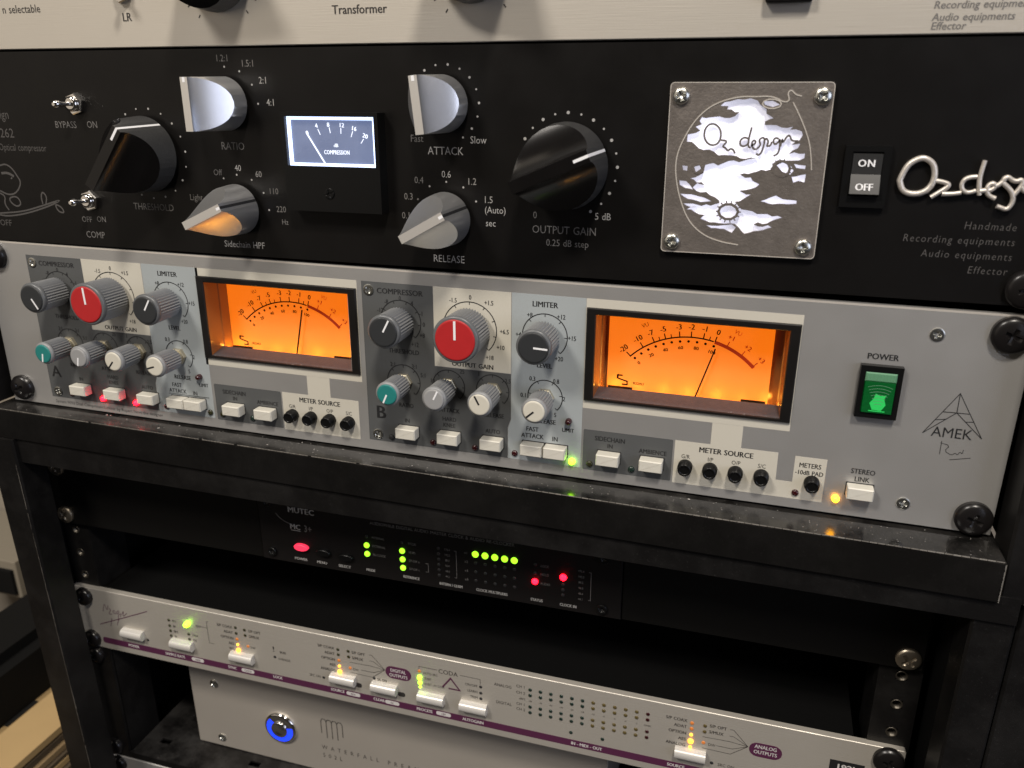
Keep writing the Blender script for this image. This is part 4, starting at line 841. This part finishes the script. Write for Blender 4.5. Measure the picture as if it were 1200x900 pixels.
for s_, x in (('POWER', 169.3), ('MENU', 182.2), ('SELECT', 196.0)): t.text(s_, x, 3.7, 1.55, h=H4, off=0.02)
for s_, x, z in (('MODE', 211.6, 4.2), ('REFERENCE', 235.2, 3.9), ('INTERN / LB.RM', 257.6, 3.5), ('CLOCK MULTIPLIERS', 280.0, 3.6), ('STATUS', 303.9, 3.5), ('CLOCK IN', 320.2, 3.4)): t.text(s_, x, z, 1.55, h=H4, off=0.02, sx=0.8)
for s_, x, z in (('INTERNAL', 213.4, 24.4), ('EXTERNAL', 213.4, 19.3), ('RE-CLOCK', 213.4, 14.1), ('WCLK', 234.2, 24.3), ('10.0M', 234.2, 19.2), ('S/P-DIF o', 234.2, 14.1), ('S/P-DIF c', 234.2, 9.2),
                 ('LOCK', 305.8, 23.7), ('HOLD', 305.8, 18.9), ('AUDIO', 305.8, 13.6)): t.text(s_, x, z, 1.35, h=H4, al='l', m=1, sx=0.8)
for k, s_ in enumerate(('x1', 'x2', 'x4', 'x8')): t.text(s_, 267.4, 24.3-k*5.2, 1.35, h=H4, m=1, al='r')
for x0_ in (251.6, 322.0):
    for k, s_ in enumerate(('176.4', '192.0', '88.2', '96.0', '48.0', '44.1')): t.text(s_, x0_+4.4, 24.3-k*3.2, 1.2, h=H4, m=1, sx=0.8)
    t.ribbon([(x0_+8.2, 24.2), (x0_+9.4, 24.2), (x0_+9.4, 8.4), (x0_+8.2, 8.4)], 0.25, h1=H4, m=1, flat=True)
t.ribbon([(243.6, 14.0), (245.2, 14.0), (245.2, 9.0), (243.6, 9.0)], 0.25, h1=H4, m=1, flat=True)
t.build('printed_lettering', [M_wink, M_gink], U4)
def lamp4(x, z, m_, r=1.55, h=1.2): ledlamp(U4, x, z, r, m_, h).location.y = -1.0*S
for z in (19.3, 14.1): lamp4(210.3, z, M_lgreen)
for z in (19.4, 14.3, 9.2): lamp4(230.8, z, M_lgreen)
for x in (271.5, 276.7, 281.9, 287.1, 292.2): lamp4(x, 24.4, M_lgreen, 1.75)
lamp4(303.0, 14.3, M_lred, 1.6); lamp4(317.5, 19.3, M_lred, 1.75)
for x, z in [(210.3, 24.4), (230.8, 24.3), (303, 24), (303, 19)]+[(x, 24.4-5.2*k) for x in (271.5, 276.7, 281.9, 287.1, 292.2) for k in (1, 2, 3)]+[(251.2, 24.3-3.2*k) for k in range(6)]+[(317.4, 24-3*k) for k in (3, 4, 5)]: lamp4(x, z, M_recess, 0.9, 0.3)
def oval(x, z, m_, w=4.4, hh=2.0, h=2.0, label=None):
    n = 24; MB().loft([([(w*k*math.cos(2*PI*i/n), hh*k*math.sin(2*PI*i/n)) for i in range(n)], q) for k, q in ((1, 0.9), (1, 1.0+h*0.6), (0.85, 1.0+h))], 0, False, True, True).build('oval_button', m_, U4, (x, 0, z), label)
M_power = mat('lit_pink_button', (0.8, 0.05, 0.10), 0.4, emit=(1.0, 0.03, 0.08), es=1.2)
oval(170.6, 11.6, M_power, label='lit pinkish red power button'); oval(184, 10.6, M_blk); oval(197.6, 10.0, M_blk)
# ---------------- blank panels either side
def blank(x0, x1, sx_, label):
    u = thing('blank_panel', label, 'blank panel', LO, group='plain black filler panels')
    MB().box(x0, x1, 0, 43.7, -2.5, 0, 0, 0.3).build('panel_sheet', M_blank, u)
    for z in (5.9, 37.7): screw(SCR_nick, u, sx_, z, 0, rot=17*z, name='rack_screw')
blank(0, 144.9, 8.0, 'plain black filler panel left of the clock unit, two nickel screws'); blank(347.0, 482.6, 479.0-3, 'plain black filler panel right of the clock unit, two nickel screws')
# ---------------- brushed silver converter
U5 = thing('converter_unit', 'slim brushed aluminium converter with plum stripe and rows of tiny lamps', 'audio unit', LO)
MB().rrect(0, 482.6, -89.1, -45.2, 1.2, -3.5, 0, 0, 0.25).build('front_panel', M_apog, U5); MB().box(22, 460, -88, -46, -230, -3.6).build('chassis', M_inner, U5)
MB().rrect(16.8, 470, -84.9, -80.5, 1.6, 0, 0.06).build('plum_stripe', M_purple, U5)
t = MB(); H5 = 0.1
for s_, x, z in (('POWER', 40.5, -82.6), ('SAMPLE RATE', 71.5, -82.6), ('SYNC', 112.8, -82.4), ('LOCK', 144.2, -82.2), ('SOURCE', 184.0, -82.1), ('CLEAR', 210.4, -82.3), ('PROCESS', 238.5, -82.5), ('AUTOGAIN', 267.5, -82.6), ('IN · MIDI · OUT'.replace('·', '-'), 331.5, -82.7), ('SOURCE', 378.5, -82.6)):
    t.text(s_, x, z, 1.9, h=H5, off=0.02, sx=0.85)
for x in (88, 123.6, 194, 218.6, 250): t.rrect(x-4.4, x+4.4, -83.7, -81.2, 1.1, 0.05, 0.1)
t.build('stripe_lettering', M_wink2, U5)
t = MB()
for s_, x in (('(44/48)', 88), ('(CLOCK)', 123.6), ('(ADC)', 194), ('(OL)', 218.6), ('(LIM)', 250)): t.text(s_.strip('()'), x, -82.5, 1.3, h=0.14, sx=0.8, off=0.01, m=1)
for s_, z in (('44.1', -57.0), ('48', -60.9), ('88.2', -64.6), ('96', -68.2)): t.text(s_, 73.4, z, 1.5, h=H5, al='l', sx=0.85, off=0.01)
t.text('EXT', 90.5, -57.2, 1.5, h=H5, al='l', sx=0.85, off=0.01); t.text('176.4', 86.6, -64.5, 1.5, h=H5, al='l', sx=0.85, off=0.01); t.text('192', 86.6, -68.2, 1.5, h=H5, al='l', sx=0.85, off=0.01)
def src(cx, ana):
    for s_, z in (('S/P COAX', -52.8), ('ADAT', -56.6), ('OPTION', -60.6), ('AES', -64.4)) + ((('ANALOG', -68.2),) if ana else (('WC', -68.2),)): t.text(s_, cx-2.4, z, 1.8, h=H5, al='r', sx=0.9, off=0.01)
    t.text('S/P OPT', cx+8.6, -53.0, 1.8, h=H5, al='l', sx=0.9, off=0.01); t.text('S/MUX', cx+8.6, -56.7, 1.8, h=H5, al='l', sx=0.9, off=0.01)
    t.text('DW' if ana else 'DW', cx+8.6, -64.6, 1.6, h=H5, al='l', sx=0.86)
src(118.9, False); src(186.5, True); src(384.9, True)
t.ribbon([(99.9, -52.4), (98.6, -52.4), (98.6, -67.6), (102.0, -67.6)], 0.25, h1=H5, flat=True); t.ribbon([(93.4, -57.0), (98.6, -57.0)], 0.25, h1=H5+.01, flat=True)
def fan(x, z):
    for i, st in enumerate(([(x-9.2, z+8.2), (x-7.4, z+8.2), (x, z)], [(x-9.2, z+4.2), (x-7, z+4.2), (x, z)], [(x-22, z+0.4), (x-9, z+0.8), (x, z)], [(x-15, z-3.4), (x-7.2, z-3.4), (x, z)], [(x-22, z-6.6), (x-8, z-6.8), (x, z)])): t.ribbon(st, 0.25, h1=H5+0.004*i, flat=True)
fan(215.3, -60.6); fan(412.6, -61.0)
t.ribbon([(236.4, -55.0), (236.4, -53.2), (247.2, -53.2)], 0.25, h1=H5, flat=True); t.text('CODA', 253.6, -53.6, 2.8, h=H5, sx=0.95); t.ribbon([(260.6, -53.6), (272.2, -53.6), (272.2, -57)], 0.25, h1=H5, flat=True)
for s_, z in (('AUTO SRC', -57.0), ('18 BIT', -60.6), ('16 BIT UV COM', -64.2)): t.text(s_, 238.8, z, 1.5, h=H5, al='l', sx=0.8)
for s_, z in (('ON/OFF', -58.5), ('LEARN', -62.4), ('TRIM', -66.2)): t.text(s_, 270.6, z, 1.6, h=H5, al='r', sx=0.85)
for s_, z in (('CH 1', -52.8), ('CH 2', -56.8), ('CH 1', -64.2), ('CH 2', -67.6)): t.text(s_, 297.6, z, 1.7, h=H5, al='r', sx=0.9)
t.text('ANALOG', 290, -54.6, 1.8, h=H5, al='r', sx=0.9); t.text('DIGITAL', 290, -66.0, 1.8, h=H5, al='r', sx=0.9); t.text('dBFS', 297.6, -60.6, 1.2, h=H5, al='r')
for k in range(12):
    x = 300.3+5.68*k; t.text(('-48', '-42', '-36', '-30', '-24', '-18', '-12', '-9', '-6', '-4', '-2', 'OVER')[k], x, -61.0, 1.0, h=H5, off=0.0)
t.text('SRC ON', 173.6, -74.9, 1.6, h=H5, al='r', sx=0.85); t.text('SRC ON', 399, -75.9, 1.7, h=H5, al='l', sx=0.9); t.text('DL ON', 210.2, -68.0, 1.5, h=H5, al='l', sx=0.85, off=0.01)
t.text('BUSS', 147.6, -63.5, 1.5, h=H5, al='l', sx=0.85, off=0.01); t.text('OVERRIDE', 146.0, -68.4, 1.5, h=H5, al='l', sx=0.8); t.text('!', 143.5, -62.2, 3.6, h=H5, off=0.03)
t.rrect(197.0-1.6, 197+3.0, -76.6, -73.6, 1.2, 0, 0.1); t.rrect(224.0-1.6, 224+3.0, -76.6, -73.6, 1.2, 0, 0.1)
for i, st in enumerate(APS): t.ribbon(st, 0.34 if i < 8 else 0.5, h1=H5+0.003*i, m=1, flat=True)
t.build('printed_lettering', [M_inkb, M_purple], U5)
t = MB(); t.rrect(215.6, 231.4, -65.2, -57.0, 4.0, 0, 0.08); t.rrect(413.2, 428.8, -65.8, -57.4, 4.0, 0, 0.08)
t.ribbon([(250.0, -63.9), (255.0, -57.0), (260.2, -63.9), (253.6, -63.9)], 0.95, h1=0.09, flat=True)
t.box(450.6, 466.2, -70, -58.0, 0, 0.08, 1); t.build('logo_print', [M_purple, M_ink], U5)
t = MB()
for x in (223.5, 421.0):
    t.text('ANALOG' if x > 300 else 'DIGITAL', x, -59.6, 2.1, h=0.12, sx=0.82, off=0.015); t.text('OUTPUTS', x, -62.9, 2.1, h=0.12, sx=0.82, off=0.015)
t.text('192k', 458.4, -61.8, 3.8, h=0.12, sx=0.9, off=0.04); t.build('logo_lettering', M_wink2, U5)
n = 10; ring = [(-7.6, -3.0)]+[(-7.6, -3.0)]
def capbtn():
    mb = MB(); prof = [(-2.9, 0.05), (-2.9, 2.6), (-2.3, 3.6), (-1.2, 4.1), (0.4, 4.2), (1.8, 3.7), (2.6, 2.6), (2.9, 1.2), (2.9, 0.05)]
    b = len(mb.v); n = len(prof)
    for x in (-7.7, 7.7): mb.v += [(x, -h, z) for z, h in prof]
    for i in range(n-1): mb.face([b+i, b+i+n, b+i+1+n, b+i+1], 0, True)
    mb.face([b+i for i in range(n)]); mb.face([b+2*n-1-i for i in range(n)])
    return mb
o = sharpen(capbtn().build('bar_button', M_pearl), 60); CB = o.data; bpy.data.objects.remove(o)
for x in (42.8, 79.3, 121.7, 188.9, 214.9, 243.4, 268.4, 385.2): place('bar_button', CB, U5, (x, 0, -72.3))
def lamp5(x, z, m_, r=0.95, h=0.5): ledlamp(U5, x, z, r, m_, h, n=12)
for x, z in ((71.1, -56.9), (71.1, -60.9), (71.1, -64.6), (71.1, -68.2), (84.3, -64.4), (84.3, -68.1), (125, -52.8), (125, -56.6), (118.9, -52.4), (118.9, -56.4), (193, -52.8), (193, -56.6), (186.5, -53), (186.5, -56.5), (391.3, -53.7), (391.3, -57.3)): lamp5(x, z, M_dyel if x > 300 else M_dolive)
lamp5(84.4, -57.0, M_lyg, 1.7, 2.4)
for cx in (118.9, 186.5): lamp5(cx, -60.6, M_dora); lamp5(cx, -64.5, M_lamb, 0.8, 0.5); lamp5(cx, -68.3, M_lamb, 1.3, 1.0)
lamp5(384.9, -53.6, M_dora); lamp5(384.9, -57.1, M_dora); lamp5(384.9, -60.9, M_lamb, 0.8, 0.5); lamp5(384.9, -65.0, M_lamb, 1.4, 1.0); lamp5(384.9, -68.6, M_lamb, 0.8, 0.4)
for x in (126.0, 193.4, 391.2): lamp5(x, -64.2, M_dora)
lamp5(236.5, -56.4, M_dora); lamp5(236.5, -60.6, M_lyg, 1.3, 1.0); lamp5(236.6, -64.0, M_lyg, 1.1, 0.8); lamp5(236.6, -67.0, M_lyg, 0.7, 0.5)
for x, z in ((52.4, -75.5), (143.8, -67.7), (175.5, -75.0), (208.3, -67.9), (272.4, -58.5), (272.4, -62.6), (272.4, -66.4), (396.1, -75.8)): lamp5(x, z, M_recess, 0.9, 0.3)
for k in range(12):
    for z in (-53.7, -57.3, -64.8, -68.5): lamp5(300.3+5.68*k, z, M_dgrn if k < 6 else (M_dyel if k < 11 else M_dred), 1.0)
for x, z in ((322.9, -75.9), (339.9, -75.8)): lamp5(x, z, M_dgrn, 1.0)
for x, z in ((9.2, -51.5), (9.2, -82.8), (475.6, -51.5), (475.6, -82.8)): screw(SCR_black2 if x < 100 else SCR_black, U5, x, z, 0, rot=random.uniform(0, 60), name='rack_screw')

# ---------------- rack shelf carrying the small box
U6 = thing('rack_shelf', 'black steel rack shelf carrying the champagne box', 'shelf', LO)
MB().box(0, 19.5, -177.4, -89.6, -2, 0).build('mounting_ear', M_frame, U6); MB().box(463, 482.6, -177.4, -89.6, -2, 0).build('mounting_ear', M_frame, U6)
mb = MB(); n0 = len(mb.v)
# floor sheet with oval vents: built as a plate lying flat
holes = [(32+i*70, 40+i*70, 14, 18) for i in range(6)]
tmp = plate(MB(), 19.6, 463, 2, 260, 0, 1.6, holes)
mb.v += [(x, z+0, -175.2+(-y)) for x, y, z in tmp.v]
for f in tmp.f: mb.face(f[::-1])
mb.build('shelf_floor', M_frame, U6)
MB().box(19.6, 463, -177.2, -172.6, -2, 0).build('front_lip', M_frame, U6)
screw(SCR_black2, U6, 9.2, -95.3, 0, name='rack_screw'); screw(SCR_black2, U6, 9.2, -169.5, 0, rot=30, name='rack_screw'); screw(SCR_black2, U6, 475.6, -95.3, 0, name='rack_screw')
# ---------------- small champagne box with blue ring button (front at y = 42)
U7 = thing('preamp_box', 'champagne metal box with glowing blue ring button standing on the shelf', 'audio unit', (48, 42, -257.6))
BX = (-48, -42, 257.6)
def B_(mb, nm, m_, label=None): return mb.build(nm, m_, U7, (BX[0], 0, BX[2]), label)
B_(MB().box(48.2, 330, -257.4, -190, -3, 0, 0, 0.5), 'front_panel', M_box); B_(MB().box(50, 328, -256.5, -192, -170, -3.1), 'case', M_box)
t = MB()
for i in range(4):
    x = 145.2+i*3.8
    if i % 2 == 0: t.ribbon([(x, -225.5), (x, -216.0), (x+0.9, -214.2), (x+2.9, -214.2), (x+3.8, -216), (x+3.8, -228.8)], 0.55, h1=0.08, flat=True)
    else: t.ribbon([(x, -228.8), (x, -216.0), (x+0.9, -214.25), (x+2.9, -214.25), (x+3.8, -216), (x+3.8, -228.8 if i < 3 else -225.5)], 0.55, h1=0.085+.002*i, flat=True)
t.text('WATERFALL PREAMP', 144.2, -236.9, 3.1, h=0.08, al='l', sx=0.85, track=0.62); t.text('502L', 144.4, -243.4, 3.1, h=0.08, al='l', sx=0.85, track=0.55)
B_(t, 'printed_lettering', M_inkb)
me = SCR_small
for x, z in ((67.2, -205.7), (67.4, -250.0)): place('case_screw', me, U7, (BX[0]+x, 0, BX[2]+z))
btn = B_(MB().lathe([(11.4, 0), (11.4, 1.6), (10.6, 2.2), (9.9, 2.3)], 115.4, -228.6, n=48), 'ring_button', M_chrome, 'round chrome push button with a glowing blue ring')
rg = MB().arc(115.4, -228.6, 7.7, 135, 375, 3.6, h=2.45, n=50); rg.build('glowing_ring', M_lblue, btn)
mb = MB().lathe([(5.9, 2.2), (5.9, 3.2), (5.5, 3.5), (4.0, 3.2), (0.5, 2.9)], 115.4, -228.6, n=40); mb.build('button_cap', M_chrome, btn)
# ---------------- silver unit at the very bottom
U8 = thing('rack_unit', 'grey aluminium panel just visible at the lower left edge', 'audio unit', LO)
MB().box(0, 482.6, -266, -178.2, -3.5, 0, 0, 0.5).build('front_panel', M_silver, U8); MB().box(20, 462, -264, -180, -230, -3.6).build('chassis', M_inner, U8)
screw(SCR_black2, U8, 9.2, -184.4, 0, rot=20, name='rack_screw')

# =================================================================== LEFT BACKGROUND
def struct(mb, name, mt_):
    o = mb.build(name, mt_); o['kind'] = 'structure'; o['label'] = name; return o
struct(MB().box(-900, 900, -900, 900, -330, -322), 'wall', M_wall)
mb = MB(); mb.v += [(-900, -900, -900), (900, -900, -900), (900, 322, -900), (-900, 322, -900)]; mb.face((0, 1, 2, 3)); struct(mb, 'floor', M_floor)
def slab(x0, x1, y0, y1, z0, z1, ax=0): return MB().box(x0, x1, z0, z1, -y1, -y0, 0, 0.6)
st = thing('cardboard_box', 'pale cardboard box with an open flap beside the rack, at lower left', 'cardboard box', (-150, 50, -900))
def P_(mb, nm, m_, par, l=None): return mb.build(nm, m_, par, tuple(-c/S for c in par.location), l)
P_(slab(-171, -131, -120, 118, -336, -330), 'flap', M_card, st, 'bright top flap'); 
P_(slab(-420, -172, -120, 150, -352, -345), 'lid', M_card, st); P_(slab(-420, -133, -120, 150, -900, -353), 'box_body', M_card2, st)
mb = MB()
for k in range(4): mb.box(-214+k*7, -210+k*7, -344.9, -344.2, -116, -84)
P_(mb, 'handle_slot', M_recess, st, 'dark slotted hand hole')
fl = thing('cardboard_stack', 'stack of flattened brown cardboard leaning against the rack post', 'cardboard', (-120, 40, -420))
random.seed(11); z = -338.5; k = 0
while z > -420:
    th = random.choice((2.0, 3.2, 7.5, 5.0)); ins = random.uniform(0, 3)
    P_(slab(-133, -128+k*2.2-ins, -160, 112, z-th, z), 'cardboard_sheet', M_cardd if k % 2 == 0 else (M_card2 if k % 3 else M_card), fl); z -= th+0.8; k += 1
cs = thing('equipment_case', 'black foam-padded case standing behind the cardboard at far left', 'case', (-225, 80, -345))
P_(slab(-256, -193, -60, 226, -344, -300), 'case_body', M_case, cs); P_(slab(-258, -206, -62, 228, -299.5, -290), 'case_lid', M_case, cs)
sh = thing('wall_box', 'small cream box with a dark front beyond the rack post', 'box', (-330, 300, -300))
P_(slab(-470, -327, 232, 318, -340, -297), 'box_shell', mat('dull_cream_board', (0.26, 0.23, 0.18), 0.8), sh); P_(slab(-466, -331, 228, 231.5, -335, -306), 'dark_front', M_case, sh)
